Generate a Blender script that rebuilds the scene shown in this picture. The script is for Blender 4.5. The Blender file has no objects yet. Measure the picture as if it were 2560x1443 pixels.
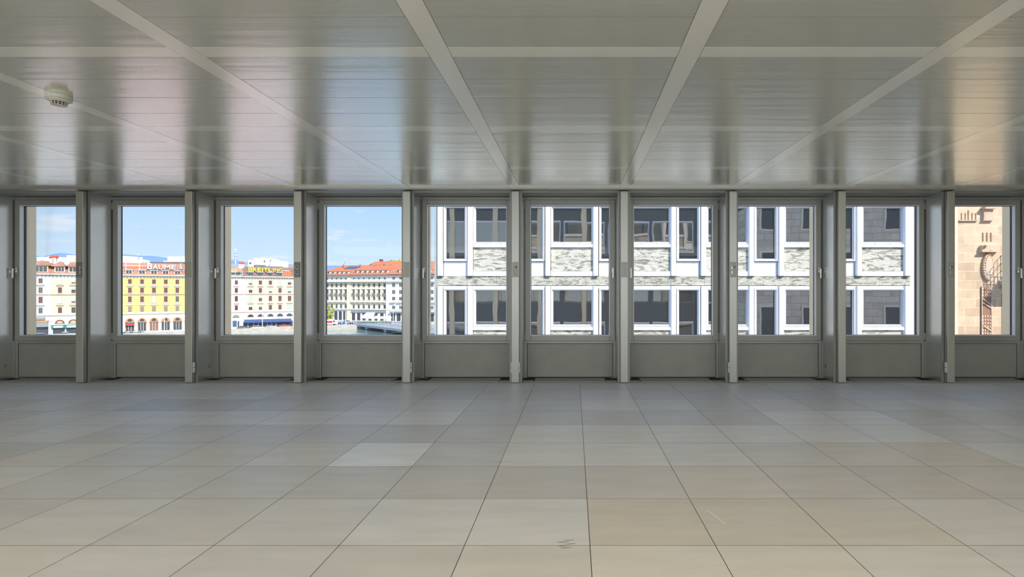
import bpy, bmesh, math, random
from mathutils import Vector, Matrix
random.seed(7)
S = bpy.context.scene
C = S.collection
PI = math.pi
# ------------------------------------------------------------------ camera, sky, sun, exposure
F = 1385.0; VX, VY = 1435.0, 730.0; EYE = 1.2136
cam = bpy.data.cameras.new('camera'); co = bpy.data.objects.new('camera', cam); C.objects.link(co)
co.location = (0, 0, EYE); co.rotation_euler = (PI/2, 0, 0)
cam.sensor_width = 36.0; cam.sensor_fit = 'HORIZONTAL'; cam.lens = F/2560*36
cam.shift_x = -(VX-1280)/2560; cam.shift_y = (VY-721.5)/2560
cam.clip_end = 20000; cam.clip_start = .05
S.camera = co
S.view_settings.view_transform = 'Standard'; S.view_settings.look = 'None'
S.view_settings.gamma = 1; S.view_settings.use_curve_mapping = False
S.view_settings.exposure = 0.45

w = bpy.data.worlds.new('sky'); S.world = w; w.use_nodes = True
nt = w.node_tree; nt.nodes.clear()
def N(t, typ, **k):
    n = t.nodes.new(typ)
    for a, b in k.items(): setattr(n, a, b)
    return n
out = N(nt, 'ShaderNodeOutputWorld'); bg = N(nt, 'ShaderNodeBackground')
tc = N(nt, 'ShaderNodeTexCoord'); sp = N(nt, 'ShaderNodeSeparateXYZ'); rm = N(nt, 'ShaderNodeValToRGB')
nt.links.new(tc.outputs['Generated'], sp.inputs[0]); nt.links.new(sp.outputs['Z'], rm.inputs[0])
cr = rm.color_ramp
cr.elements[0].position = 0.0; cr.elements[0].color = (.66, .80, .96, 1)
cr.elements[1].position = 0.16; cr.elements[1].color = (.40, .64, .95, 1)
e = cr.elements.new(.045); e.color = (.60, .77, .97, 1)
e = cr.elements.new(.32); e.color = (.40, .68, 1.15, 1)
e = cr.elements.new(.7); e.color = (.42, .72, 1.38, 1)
mp = N(nt, 'ShaderNodeMapping'); mp.inputs['Scale'].default_value = (5, 5, 24)
mp.inputs['Location'].default_value = (.4, .2, .35)
nz = N(nt, 'ShaderNodeTexNoise'); nz.inputs['Scale'].default_value = 2.2; nz.inputs['Detail'].default_value = 7
nz.inputs['Roughness'].default_value = .55
nt.links.new(tc.outputs['Generated'], mp.inputs[0]); nt.links.new(mp.outputs[0], nz.inputs['Vector'])
r2 = N(nt, 'ShaderNodeValToRGB'); r2.color_ramp.elements[0].position = .58; r2.color_ramp.elements[1].position = .80
nt.links.new(nz.outputs[0], r2.inputs[0])
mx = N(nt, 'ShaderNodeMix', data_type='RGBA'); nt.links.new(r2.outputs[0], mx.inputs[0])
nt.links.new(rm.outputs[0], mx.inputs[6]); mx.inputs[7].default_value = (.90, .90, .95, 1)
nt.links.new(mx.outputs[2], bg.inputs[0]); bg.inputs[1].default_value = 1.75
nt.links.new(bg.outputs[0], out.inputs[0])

SUN_TO = Vector((.50, -.66, .60)).normalized()
sl = bpy.data.lights.new('sun', 'SUN'); sl.energy = 8.2; sl.angle = math.radians(.6); sl.color = (1, .955, .88)
so = bpy.data.objects.new('sun', sl); C.objects.link(so)
so.rotation_euler = SUN_TO.to_track_quat('Z', 'Y').to_euler(); so.location = (20, -30, 40)
# unseen area light added under the rear ceiling to fill the room
al = bpy.data.lights.new('rear_fill_light', 'AREA'); al.shape = 'RECTANGLE'; al.size = 15.0; al.size_y = 4.2
al.energy = 650; al.color = (1, .965, .91)
ao = bpy.data.objects.new('rear_fill_light', al); C.objects.link(ao)
ao.location = (-.8, -2.9, 2.56)

# ------------------------------------------------------------------ materials
MATS = {}
def mat(name, col, rough=.6, metal=0.0, spec=.5, noise=None, bump=None, coat=0):
    if name in MATS: return MATS[name]
    m = bpy.data.materials.new(name); m.use_nodes = True; t = m.node_tree; b = t.nodes['Principled BSDF']
    b.inputs['Base Color'].default_value = (*col, 1); b.inputs['Roughness'].default_value = rough
    b.inputs['Metallic'].default_value = metal; b.inputs['Specular IOR Level'].default_value = spec
    if coat: b.inputs['Coat Weight'].default_value = coat; b.inputs['Coat Roughness'].default_value = .2
    if noise:   # (scale, amount) or (scale, amount, stretch)
        t0 = N(t, 'ShaderNodeTexCoord'); mpn = N(t, 'ShaderNodeMapping')
        if len(noise) > 2: mpn.inputs['Scale'].default_value = noise[2]
        n0 = N(t, 'ShaderNodeTexNoise'); n0.inputs['Scale'].default_value = noise[0]; n0.inputs['Detail'].default_value = 5
        t.links.new(t0.outputs['Object'], mpn.inputs[0]); t.links.new(mpn.outputs[0], n0.inputs['Vector'])
        rr = N(t, 'ShaderNodeValToRGB'); a = noise[1]
        rr.color_ramp.elements[0].position = .3; rr.color_ramp.elements[1].position = .7
        rr.color_ramp.elements[0].color = (*[c*(1-a) for c in col], 1)
        rr.color_ramp.elements[1].color = (*[min(1, c*(1+a)) for c in col], 1)
        t.links.new(n0.outputs[0], rr.inputs[0]); t.links.new(rr.outputs[0], b.inputs['Base Color'])
        if bump:
            bp = N(t, 'ShaderNodeBump'); bp.inputs['Strength'].default_value = bump; bp.inputs['Distance'].default_value = .02
            t.links.new(n0.outputs[0], bp.inputs['Height']); t.links.new(bp.outputs[0], b.inputs['Normal'])
    MATS[name] = m; return m

M_case = mat('greige_lacquered_metal', (.38, .375, .335), .33, .5, .5, (3, .04, (1, 1, .15)))
M_reveal = mat('satin_metal_reveal', (.60, .60, .57), .27, .8, .5, (3, .03, (1, 1, .15)))
M_frame = mat('window_frame_metal', (.25, .245, .222), .40, .35, .5, (4, .03, (1, 1, .2)))
M_sill = mat('spandrel_panel_metal', (.25, .245, .215), .55, .2, .4, (5, .05))
M_gap = mat('dark_shadow_gap', (.015, .015, .015), .9)
M_gasket = mat('black_rubber', (.02, .02, .022), .6)
M_bead = mat('skylit_glazing_bead', (.62, .62, .60), .35, .3)  # pale tone paints in sky light on the sash's inner edge
M_chrome = mat('brushed_steel', (.50, .49, .46), .3, .85)
M_fin = mat('champagne_anodised_metal', (.95, .76, .50), .35, .3, .5, (2.5, .05, (1, 1, .3)))
M_plate = mat('plate_metal', (.33, .32, .28), .45, .3)
M_plate_dark = mat('plate_metal_dark', (.20, .19, .165), .5, .3)
M_white_plastic = mat('pale_plastic', (.60, .62, .62), .4)
M_dark_plastic = mat('dark_plastic', (.04, .04, .045), .4)
M_wall = mat('painted_wall', (.62, .61, .57), .8, noise=(6, .02))

def m_ceiling(name, col, rough, wave, metal=.62):
    m = bpy.data.materials.new(name); m.use_nodes = True; t = m.node_tree; b = t.nodes['Principled BSDF']
    b.inputs['Base Color'].default_value = (*col, 1); b.inputs['Metallic'].default_value = metal
    b.inputs['Roughness'].default_value = rough
    t0 = N(t, 'ShaderNodeTexCoord'); sx = N(t, 'ShaderNodeSeparateXYZ'); t.links.new(t0.outputs['Object'], sx.inputs[0])
    if wave:
        cb = N(t, 'ShaderNodeCombineXYZ'); t.links.new(sx.outputs['Y'], cb.inputs[1])
        mu = N(t, 'ShaderNodeMath', operation='MULTIPLY'); mu.inputs[1].default_value = .05
        t.links.new(sx.outputs['X'], mu.inputs[0]); t.links.new(mu.outputs[0], cb.inputs[0])
        n0 = N(t, 'ShaderNodeTexNoise'); n0.inputs['Scale'].default_value = 9; n0.inputs['Detail'].default_value = 3
        t.links.new(cb.outputs[0], n0.inputs['Vector'])
        bp = N(t, 'ShaderNodeBump'); bp.inputs['Strength'].default_value = wave; bp.inputs['Distance'].default_value = .012
        t.links.new(n0.outputs[0], bp.inputs['Height']); t.links.new(bp.outputs[0], b.inputs['Normal'])
    return m
M_ceil = m_ceiling('ceiling_panel_metal', (.84, .835, .73), .235, .20, .72)
M_rail = m_ceiling('ceiling_rail_metal', (.95, .945, .85), .22, 0, .5)
M_ceil_edge = mat('ceiling_edge_metal', (.40, .39, .35), .3, .5)

def m_floor():
    m = bpy.data.materials.new('stone_tile'); m.use_nodes = True; t = m.node_tree; b = t.nodes['Principled BSDF']
    at = N(t, 'ShaderNodeAttribute'); at.attribute_name = 'tone'
    t0 = N(t, 'ShaderNodeTexCoord'); mpn = N(t, 'ShaderNodeMapping'); mpn.inputs['Scale'].default_value = (.7, 3.2, 1)
    n0 = N(t, 'ShaderNodeTexNoise'); n0.inputs['Scale'].default_value = 2.4; n0.inputs['Detail'].default_value = 8; n0.inputs['Roughness'].default_value = .6
    t.links.new(t0.outputs['Object'], mpn.inputs[0]); t.links.new(mpn.outputs[0], n0.inputs['Vector'])
    n1 = N(t, 'ShaderNodeTexNoise'); n1.inputs['Scale'].default_value = 220; n1.inputs['Detail'].default_value = 2
    t.links.new(t0.outputs['Object'], n1.inputs['Vector'])
    ra = N(t, 'ShaderNodeMapRange'); ra.inputs[1].default_value = .3; ra.inputs[2].default_value = .7; ra.inputs[3].default_value = .93; ra.inputs[4].default_value = 1.06
    t.links.new(n0.outputs[0], ra.inputs[0])
    rb = N(t, 'ShaderNodeMapRange'); rb.inputs[1].default_value = .3; rb.inputs[2].default_value = .7; rb.inputs[3].default_value = .95; rb.inputs[4].default_value = 1.05
    t.links.new(n1.outputs[0], rb.inputs[0])
    mm = N(t, 'ShaderNodeMath', operation='MULTIPLY'); t.links.new(ra.outputs[0], mm.inputs[0]); t.links.new(rb.outputs[0], mm.inputs[1])
    vm = N(t, 'ShaderNodeVectorMath', operation='SCALE'); t.links.new(at.outputs['Color'], vm.inputs[0]); t.links.new(mm.outputs[0], vm.inputs['Scale'])
    t.links.new(vm.outputs[0], b.inputs['Base Color'])
    b.inputs['Roughness'].default_value = .42; b.inputs['Specular IOR Level'].default_value = .5
    return m
M_floor = m_floor()

def m_glass(name, tint, refl):
    m = bpy.data.materials.new(name); m.use_nodes = True; t = m.node_tree; t.nodes.clear()
    o = N(t, 'ShaderNodeOutputMaterial'); tr = N(t, 'ShaderNodeBsdfTransparent'); tr.inputs[0].default_value = (*tint, 1)
    gl = N(t, 'ShaderNodeBsdfGlossy'); gl.inputs['Roughness'].default_value = .0
    fr = N(t, 'ShaderNodeFresnel'); fr.inputs[0].default_value = 1.45
    mu = N(t, 'ShaderNodeMath', operation='MULTIPLY'); mu.inputs[1].default_value = refl
    t.links.new(fr.outputs[0], mu.inputs[0])
    ms = N(t, 'ShaderNodeMixShader'); t.links.new(mu.outputs[0], ms.inputs[0]); t.links.new(tr.outputs[0], ms.inputs[1]); t.links.new(gl.outputs[0], ms.inputs[2])
    t.links.new(ms.outputs[0], o.inputs[0]); return m
M_glass = m_glass('coated_solar_glass', (.68, .68, .67), .2)

def m_mirrorpane(name, base, refl, wav):
    m = bpy.data.materials.new(name); m.use_nodes = True; t = m.node_tree; t.nodes.clear()
    o = N(t, 'ShaderNodeOutputMaterial'); df = N(t, 'ShaderNodeBsdfDiffuse'); df.inputs[0].default_value = (*base, 1)
    gl = N(t, 'ShaderNodeBsdfGlossy'); gl.inputs['Roughness'].default_value = .015; gl.inputs[0].default_value = (1, .94, .86, 1)
    t0 = N(t, 'ShaderNodeTexCoord'); n0 = N(t, 'ShaderNodeTexNoise'); n0.inputs['Scale'].default_value = .9; n0.inputs['Detail'].default_value = 1
    t.links.new(t0.outputs['Object'], n0.inputs['Vector'])
    bp = N(t, 'ShaderNodeBump'); bp.inputs['Strength'].default_value = wav; bp.inputs['Distance'].default_value = .02
    t.links.new(n0.outputs[0], bp.inputs['Height']); t.links.new(bp.outputs[0], gl.inputs['Normal'])
    ms = N(t, 'ShaderNodeMixShader'); ms.inputs[0].default_value = refl
    t.links.new(df.outputs[0], ms.inputs[1]); t.links.new(gl.outputs[0], ms.inputs[2]); t.links.new(ms.outputs[0], o.inputs[0])
    return m
M_opane = m_mirrorpane('opposite_window_glass', (.035, .04, .045), .52, .14)
M_fpane = m_mirrorpane('far_window_glass', (.06, .055, .05), .12, .1)

def m_marble(name, sc, dark, light, seed):
    m = bpy.data.materials.new(name); m.use_nodes = True; t = m.node_tree; b = t.nodes['Principled BSDF']
    t0 = N(t, 'ShaderNodeTexCoord'); mpn = N(t, 'ShaderNodeMapping'); mpn.inputs['Rotation'].default_value = (0, .5, 0)
    mpn.inputs['Location'].default_value = (seed, seed, 0); mpn.inputs['Scale'].default_value = (.38, 1, 1.4)
    t.links.new(t0.outputs['Object'], mpn.inputs[0])
    n0 = N(t, 'ShaderNodeTexNoise'); n0.inputs['Scale'].default_value = sc; n0.inputs['Detail'].default_value = 8
    n0.inputs['Distortion'].default_value = 1.6; n0.inputs['Roughness'].default_value = .62
    t.links.new(mpn.outputs[0], n0.inputs['Vector'])
    rr = N(t, 'ShaderNodeValToRGB'); e = rr.color_ramp.elements
    e[0].position = .34; e[0].color = (*dark, 1); e[1].position = .66; e[1].color = (*light, 1)
    e2 = e.new(.47); e2.color = (*[(a*.62+c*.38) for a, c in zip(dark, light)], 1)
    e3 = e.new(.54); e3.color = (*light, 1); e4 = e.new(.58); e4.color = (*[(a*.4+c*.6) for a, c in zip(dark, light)], 1)
    t.links.new(n0.outputs[0], rr.inputs[0]); t.links.new(rr.outputs[0], b.inputs['Base Color']); b.inputs['Roughness'].default_value = .5
    return m
M_marble = m_marble('green_veined_gneiss', 4.6, (.16, .155, .125), (.72, .69, .60), 3)
M_marble2 = m_marble('swirled_gneiss_band', 6.0, (.17, .165, .13), (.64, .61, .52), 9)

M_alu = mat('white_aluminium', (.88, .88, .90), .5, 0, .5, (1.2, .03))
M_alu2 = mat('grey_white_aluminium', (.72, .73, .77), .45, 0, .5, (1.2, .03))
M_alu_panel = mat('white_panel', (.84, .84, .85), .5)
M_odark = mat('dark_bronze_cladding', (.10, .10, .105), .6)
M_shadow_joint = mat('joint_dark', (.08, .08, .085), .8)

def m_blocks(name, c1, c2, mortar, bw, bh, ms=.012, bumpy=.3):
    m = bpy.data.materials.new(name); m.use_nodes = True; t = m.node_tree; b = t.nodes['Principled BSDF']
    t0 = N(t, 'ShaderNodeTexCoord'); sx = N(t, 'ShaderNodeSeparateXYZ'); cb = N(t, 'ShaderNodeCombineXYZ')
    t.links.new(t0.outputs['Object'], sx.inputs[0]); t.links.new(sx.outputs['X'], cb.inputs[0]); t.links.new(sx.outputs['Z'], cb.inputs[1])
    br = N(t, 'ShaderNodeTexBrick'); br.inputs['Scale'].default_value = 1; br.inputs['Brick Width'].default_value = bw
    br.inputs['Row Height'].default_value = bh; br.inputs['Mortar Size'].default_value = ms; br.inputs['Mortar Smooth'].default_value = .3
    br.inputs['Bias'].default_value = -.1
    br.inputs['Color1'].default_value = (*c1, 1); br.inputs['Color2'].default_value = (*c2, 1); br.inputs['Mortar'].default_value = (*mortar, 1)
    t.links.new(cb.outputs[0], br.inputs['Vector'])
    n0 = N(t, 'ShaderNodeTexNoise'); n0.inputs['Scale'].default_value = 2.5; n0.inputs['Detail'].default_value = 6
    t.links.new(t0.outputs['Object'], n0.inputs['Vector'])
    ra = N(t, 'ShaderNodeMapRange'); ra.inputs[1].default_value = .3; ra.inputs[2].default_value = .7; ra.inputs[3].default_value = .88; ra.inputs[4].default_value = 1.12
    t.links.new(n0.outputs[0], ra.inputs[0])
    vm = N(t, 'ShaderNodeVectorMath', operation='SCALE'); t.links.new(br.outputs[0], vm.inputs[0]); t.links.new(ra.outputs[0], vm.inputs['Scale'])
    t.links.new(vm.outputs[0], b.inputs['Base Color']); b.inputs['Roughness'].default_value = .85
    return m
M_sand = m_blocks('pink_sandstone_blocks', (.60, .42, .28), (.74, .58, .40), (.80, .67, .50), .95, .395)
M_sand_plain = mat('pink_sandstone', (.70, .51, .37), .85, noise=(3, .10))
M_quay = m_blocks('pale_quay_stone', (.44, .40, .33), (.56, .51, .43), (.30, .26, .21), 1.6, .55, .03)
M_iron = mat('wrought_iron', (.03, .03, .032), .5)

M_water = mat('river_water', (.22, .30, .28), .08, 0, .6, (.22, .25, (1, .5, 1)), bump=1.0)
M_street = mat('pale_asphalt', (.42, .42, .42), .9, noise=(.2, .08))
M_plaza = mat('pale_paving', (.66, .65, .58), .85, noise=(.3, .08))
M_hill = mat('hazy_blue_hill', (.22, .32, .50), 1, 0, 0, (.0015, .10))  # distance haze is put into the base colour
M_tile = mat('rust_roof_tiles', (.42, .20, .13), .8, noise=(.9, .28, (.6, 1, 3)))
M_tile2 = mat('orange_roof_tiles', (.62, .17, .07), .8, noise=(.5, .12, (.3, 1, 2)))
M_slate = mat('dark_slate_roof', (.17, .16, .16), .7, noise=(.6, .15))
M_zinc = mat('grey_zinc', (.45, .47, .48), .5, .3)
M_wht = mat('white_render', (.80, .80, .76), .8, noise=(.25, .04))
M_cream = mat('cream_render', (.70, .62, .42), .8, noise=(.25, .04))
M_ivory = mat('ivory_render', (.78, .69, .50), .8, noise=(.25, .04))
M_yellow = mat('yellow_render', (.70, .50, .19), .8, noise=(.25, .04))
M_stone = mat('pale_limestone', (.80, .77, .70), .8, noise=(.4, .05))
M_course = mat('brown_string_course', (.42, .34, .25), .8)
M_redwood = mat('red_brown_joinery', (.26, .07, .05), .6)
M_greywood = mat('grey_joinery', (.22, .21, .19), .6)
M_palewood = mat('pale_joinery', (.55, .54, .50), .6)
M_blind = mat('pale_roller_blind', (.62, .60, .55), .8)
M_greenblind = mat('pale_green_blind', (.42, .58, .45), .8)
M_shut = mat('taupe_shutter', (.26, .22, .16), .8)
M_orangearch = mat('orange_tympanum', (.55, .22, .07), .7)
M_dk = mat('dark_shop_interior', (.06, .065, .075), .4)
M_teal = mat('teal_shop_fascia', (.03, .28, .24), .6)
M_orange = mat('orange_fascia', (.70, .32, .08), .6)
M_grey = mat('mid_grey', (.30, .31, .33), .7)
M_blue = mat('navy_awning', (.05, .09, .24), .7)
M_red = mat('bright_red', (.65, .05, .04), .6)
M_signw = mat('white_sign_letters', (.92, .92, .92), .5)
M_signy = mat('yellow_sign_letters', (.90, .72, .02), .5)
M_black = mat('near_black', (.02, .02, .02), .7)
M_solar = mat('blue_grey_roof_glass', (.05, .09, .13), .15, 0, .8)
M_leaf = mat('green_leaves', (.16, .24, .06), .8, noise=(2.5, .45))
M_leafy = mat('yellow_green_leaves', (.34, .36, .08), .8, noise=(1.5, .35))
M_bark = mat('bark', (.12, .09, .06), .9)
M_canvas = mat('white_canvas', (.85, .84, .80), .8)
M_carwhite = mat('white_car_paint', (.80, .80, .82), .25, 0, .6)
M_cardark = mat('dark_car_paint', (.06, .07, .09), .25, 0, .6)
M_carred = mat('dusty_red_car_paint', (.50, .16, .13), .3, 0, .6)
M_carblue = mat('pale_blue_car_paint', (.35, .50, .68), .3, 0, .6)
M_carsilver = mat('silver_car_paint', (.50, .52, .55), .25, .5)
M_tyre = mat('tyre_rubber', (.02, .02, .02), .8)
M_concrete = mat('pale_concrete', (.40, .41, .41), .8, noise=(.3, .06))

# ------------------------------------------------------------------ mesh builder
class MB:
    def __init__(s): s.v = []; s.f = []
    def box(s, x0, x1, y0, y1, z0, z1):
        n = len(s.v)
        s.v += [(x0,y0,z0),(x1,y0,z0),(x1,y1,z0),(x0,y1,z0),(x0,y0,z1),(x1,y0,z1),(x1,y1,z1),(x0,y1,z1)]
        s.f += [tuple(n+i for i in q) for q in ((0,3,2,1),(4,5,6,7),(0,1,5,4),(1,2,6,5),(2,3,7,6),(3,0,4,7))]
        return s
    def cbox(s, cx, cy, cz, dx, dy, dz): return s.box(cx-dx/2, cx+dx/2, cy-dy/2, cy+dy/2, cz-dz/2, cz+dz/2)
    def poly(s, pts, faces):
        n = len(s.v); s.v += [tuple(p) for p in pts]; s.f += [tuple(n+i for i in q) for q in faces]; return s
    def prism_y(s, pts, y0, y1):        # outline in xz extruded along y
        n = len(s.v); k = len(pts)
        s.v += [(x, y0, z) for x, z in pts] + [(x, y1, z) for x, z in pts]
        s.f += [tuple(range(n, n+k)), tuple(range(n+2*k-1, n+k-1, -1))]
        s.f += [(n+i, n+k+i, n+k+(i+1) % k, n+(i+1) % k) for i in range(k)]
        return s
    def prism_z(s, pts, z0, z1):
        n = len(s.v); k = len(pts)
        s.v += [(x, y, z0) for x, y in pts] + [(x, y, z1) for x, y in pts]
        s.f += [tuple(range(n+k-1, n-1, -1)), tuple(range(n+k, n+2*k))]
        s.f += [(n+i, n+(i+1) % k, n+k+(i+1) % k, n+k+i) for i in range(k)]
        return s
    def prism_x(s, pts, x0, x1):
        n = len(s.v); k = len(pts)
        s.v += [(x0, y, z) for y, z in pts] + [(x1, y, z) for y, z in pts]
        s.f += [tuple(range(n, n+k)), tuple(range(n+2*k-1, n+k-1, -1))]
        s.f += [(n+i, n+k+i, n+k+(i+1) % k, n+(i+1) % k) for i in range(k)]
        return s
    def ring(s, x0, x1, z0, z1, w, y0, y1, wz=None):
        wz = wz or w
        s.box(x0, x0+w, y0, y1, z0, z1); s.box(x1-w, x1, y0, y1, z0, z1)
        s.box(x0+w, x1-w, y0, y1, z0, z0+wz); s.box(x0+w, x1-w, y0, y1, z1-wz, z1); return s
    def lathe(s, prof, seg=24, c=(0,0,0)):   # prof: (r,z)
        n = len(s.v)
        for r, z in prof:
            for i in range(seg):
                a = 2*PI*i/seg; s.v.append((c[0]+r*math.cos(a), c[1]+r*math.sin(a), c[2]+z))
        for j in range(len(prof)-1):
            for i in range(seg):
                a = n+j*seg+i; b = n+j*seg+(i+1) % seg
                s.f.append((a, b, b+seg, a+seg))
        s.f.append(tuple(n+i for i in range(seg))[::-1]); m = n+(len(prof)-1)*seg; s.f.append(tuple(m+i for i in range(seg)))
        return s
    def tube(s, p0, p1, r, r1=None, seg=8):
        p0 = Vector(p0); p1 = Vector(p1); d = (p1-p0).normalized(); q = d.to_track_quat('Z', 'Y'); r1 = r if r1 is None else r1
        n = len(s.v)
        for p, rr in ((p0, r), (p1, r1)):
            for i in range(seg):
                a = 2*PI*i/seg; s.v.append(tuple(p+q@Vector((rr*math.cos(a), rr*math.sin(a), 0))))
        s.f += [(n+i, n+(i+1) % seg, n+seg+(i+1) % seg, n+seg+i) for i in range(seg)]
        s.f += [tuple(n+i for i in range(seg))[::-1], tuple(n+seg+i for i in range(seg))]
        return s
    def ico(s, c, r, sub=1, sc=(1,1,1), jit=0):
        bm = bmesh.new(); bmesh.ops.create_icosphere(bm, subdivisions=sub, radius=1)
        n = len(s.v)
        for v in bm.verts:
            k = r*(1+random.uniform(-jit, jit)); s.v.append((c[0]+v.co.x*k*sc[0], c[1]+v.co.y*k*sc[1], c[2]+v.co.z*k*sc[2]))
        s.f += [tuple(n+v.index for v in f.verts) for f in bm.faces]; bm.free(); return s
    def mesh(s, name):
        me = bpy.data.meshes.new(name); me.from_pydata(s.v, [], s.f)
        bm = bmesh.new(); bm.from_mesh(me); bmesh.ops.recalc_face_normals(bm, faces=bm.faces); bm.to_mesh(me); bm.free()
        return me
    def build(s, name, m, parent=None, bevel=0, smooth=False):
        me = s.mesh(name); me.materials.append(m)
        o = bpy.data.objects.new(name, me); C.objects.link(o)
        if parent is not None: o.parent = parent
        if bevel:
            b = o.modifiers.new('bevel', 'BEVEL'); b.width = bevel; b.segments = 2; b.limit_method = 'ANGLE'
        if smooth:
            for p in me.polygons: p.use_smooth = True
        return o
def thing(name, label, cat, loc=(0,0,0), rz=0, group=None):
    o = bpy.data.objects.new(name, None); C.objects.link(o); o.location = loc; o.rotation_euler = (0,0,rz)
    o.empty_display_size = .2
    o['label'] = label; o['category'] = cat
    if group: o['group'] = group
    return o
def tag(o, label, cat, group=None):
    o['label'] = label; o['category'] = cat
    if group: o['group'] = group
    return o
def struct(o): o['kind'] = 'structure'; return o
def copy_tree(o, parent=None):
    c = o.copy(); C.objects.link(c)
    if parent is not None: c.parent = parent
    for ch in list(o.children): copy_tree(ch, c)
    return c
ORD = ['first','second','third','fourth','fifth','sixth','seventh','eighth','ninth','tenth','eleventh','twelfth']

# ------------------------------------------------------------------ the room
MOD = 1.45; X0 = -.7806; HC = EYE+1.382; SOF = 2.556
YP, YB, YW, YG = 7.37, 7.44, 7.81, 7.85       # pillar front, casing front, window plane, glass
XL, XR, YR = -9.55, 8.0, -6.0
def PX(k): return X0+MOD*k+{-5: .07, 5: -.10}.get(k, 0)
SL = 3.3     # storey height

# floor: one mesh of tiles with per-tile stone tone
def floor():
    v = []; f = []; cols = []
    y_lines = [2.651+.6*i for i in range(-15, 9)]; y_lines = [y for y in y_lines if y > YR+.05]
    y_lines = [YR]+y_lines; y_lines = [y for y in y_lines if y < 7.28]+[7.36]
    x_lines = [XL]+[.0764+.6*i for i in range(-30, 30) if XL+.1 < .0764+.6*i < XR-.1]+[XR]
    base = (.54, .518, .48)
    special = {}
    def tile_at(px, py):
        d = F*EYE/(py-VY); return (px-VX)*d/F, d
    # tiles that stand out in the photo: (px, py, tone multiplier, warmth)
    marks = [(950,1138,1.30,-.03),(1370,1135,1.16,0),(1560,1135,1.16,0),(1380,1083,1.16,0),(1540,1083,1.14,0),(1700,1085,1.14,0),(1860,1085,1.12,0),
             (1080,1045,1.16,0),(930,1045,1.14,0),(780,1045,1.12,0),(640,1045,1.12,0),(480,1045,1.10,0),(340,1045,1.10,0),(1520,1012,1.16,0),
             (1180,1045,.94,0),(1010,1083,.93,0),(1180,1083,.94,0),(1200,1135,.99,0),(600,1200,.95,0),(900,1200,.93,.02),(1120,1200,.93,.02),(1340,1200,.94,.02),
             (1080,1300,1.10,0),(1330,1300,1.12,0),(1600,1300,.97,.08),(1950,1300,.98,.06),(2300,1290,.98,.05),(1560,1200,.98,.03),(1800,1200,1.0,.05),(2050,1200,.96,.04),
             (2300,1195,.92,.05),(2440,1195,.96,.03),(1780,1135,1.10,0),(1960,1135,1.0,.02),(2150,1130,1.0,.05),(2330,1130,.98,.06),(2500,1130,1.12,0),(2020,1085,1.14,0),(2200,1085,1.14,0),
             (1420,1045,.97,0),(1600,1045,1.0,0),(1760,1045,.96,0),(1920,1045,.94,0),(2060,1045,1.15,0),(2200,1045,1.14,0),(1240,1012,.98,0),(1380,1012,.97,0),(1660,1012,1.06,0),
             (600,1300,.97,.02),(850,1290,1.0,.01),(1000,1400,.96,.03),(1300,1400,1.03,.03),(1650,1400,1.08,.05),(2000,1400,1.06,.05),(700,1400,.98,.02),(2400,1400,1.05,.02),
             (400,1012,.90,0),(560,1012,.90,0),(480,1083,.95,0),(700,1083,.96,0),(860,1083,.96,0)]
    for px, py, t, wm in marks:
        x, y = tile_at(px, py)
        ix = sum(1 for q in x_lines if q <= x); iy = sum(1 for q in y_lines if q <= y); special[(ix, iy)] = (t, wm)
    g = .0016
    rnd = random.Random(3)
    for j in range(len(y_lines)-1):
        for i in range(len(x_lines)-1):
            t, wm = special.get((i+1, j+1), (rnd.choice((.95, .98, 1.0, 1.03, 1.08)), rnd.uniform(0, .03)))
            n = len(v); xa, xb, ya, yb = x_lines[i]+g, x_lines[i+1]-g, y_lines[j]+g, y_lines[j+1]-g
            v += [(xa,ya,0),(xb,ya,0),(xb,yb,0),(xa,yb,0)]; f.append((n,n+1,n+2,n+3))
            cols.append((base[0]*t*(1+wm), base[1]*t, base[2]*t*(1-wm*1.5), 1))
    me = bpy.data.meshes.new('floor'); me.from_pydata(v, [], f); me.materials.append(M_floor)
    a = me.color_attributes.new('tone', 'FLOAT_COLOR', 'CORNER')
    for p in me.polygons:
        for li in p.loop_indices: a.data[li].color = cols[p.index]
    o = bpy.data.objects.new('floor', me); C.objects.link(o); struct(o)
    b = MB(); b.box(XL, XR, YR, YW, -.35, -.004); b.build('floor_joints', M_gap, o)
    # strip in front of and between the pillars
    b = MB(); b.box(XL, XR, 7.363, 7.475, -.003, 0); b.build('floor_edge_strip', mat('edge_stone', (.38, .37, .34), .5, noise=(8, .06)), o)
    return o
FL = floor()
# access boards of the recess floor with their dark slots
m_board = mat('recess_floor_metal', (.30, .295, .26), .5, .2)
for k in range(-6, 6):
    a, c = PX(k)+.083, PX(k+1)-.083
    b = MB(); b.box(a+.16, c-.16, 7.48, YW-.005, -.003, .004); b.box(a+.005, a+.15, 7.48, 7.60, -.003, .002); b.box(c-.15, c-.005, 7.48, 7.60, -.003, .002)
    b.build('recess_floor_board', m_board, FL)
# scuffs on the stone
b = MB()
x, y = (1783-VX)*3.0/F*0.985, 2.97
b.poly([(x-.035,y+.09,.0012),(x+.005,y+.10,.0012),(x+.03,y+.03,.0012),(x+.055,y-.08,.0012),(x+.035,y-.085,.0012),(x+.01,y+.015,.0012),(x-.005,y+.075,.0012),(x-.03,y+.075,.0012)], [(0,1,6,7),(1,2,5,6),(2,3,4,5)])
b.build('plaster_smear', mat('pale_plaster_smear', (.62,.60,.55), .8), FL)
b = MB()
for i in range(5):
    xx = -.05+random.uniform(-.03,.03); yy = 2.62+i*.02
    b.poly([(xx,yy,.0012),(xx+.05,yy+.006,.0012),(xx+.045,yy+.011,.0012),(xx-.003,yy+.005,.0012)], [(0,1,2,3)])
b.build('scuff_mark', mat('grey_scuff', (.24,.235,.22), .8), FL)

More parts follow.
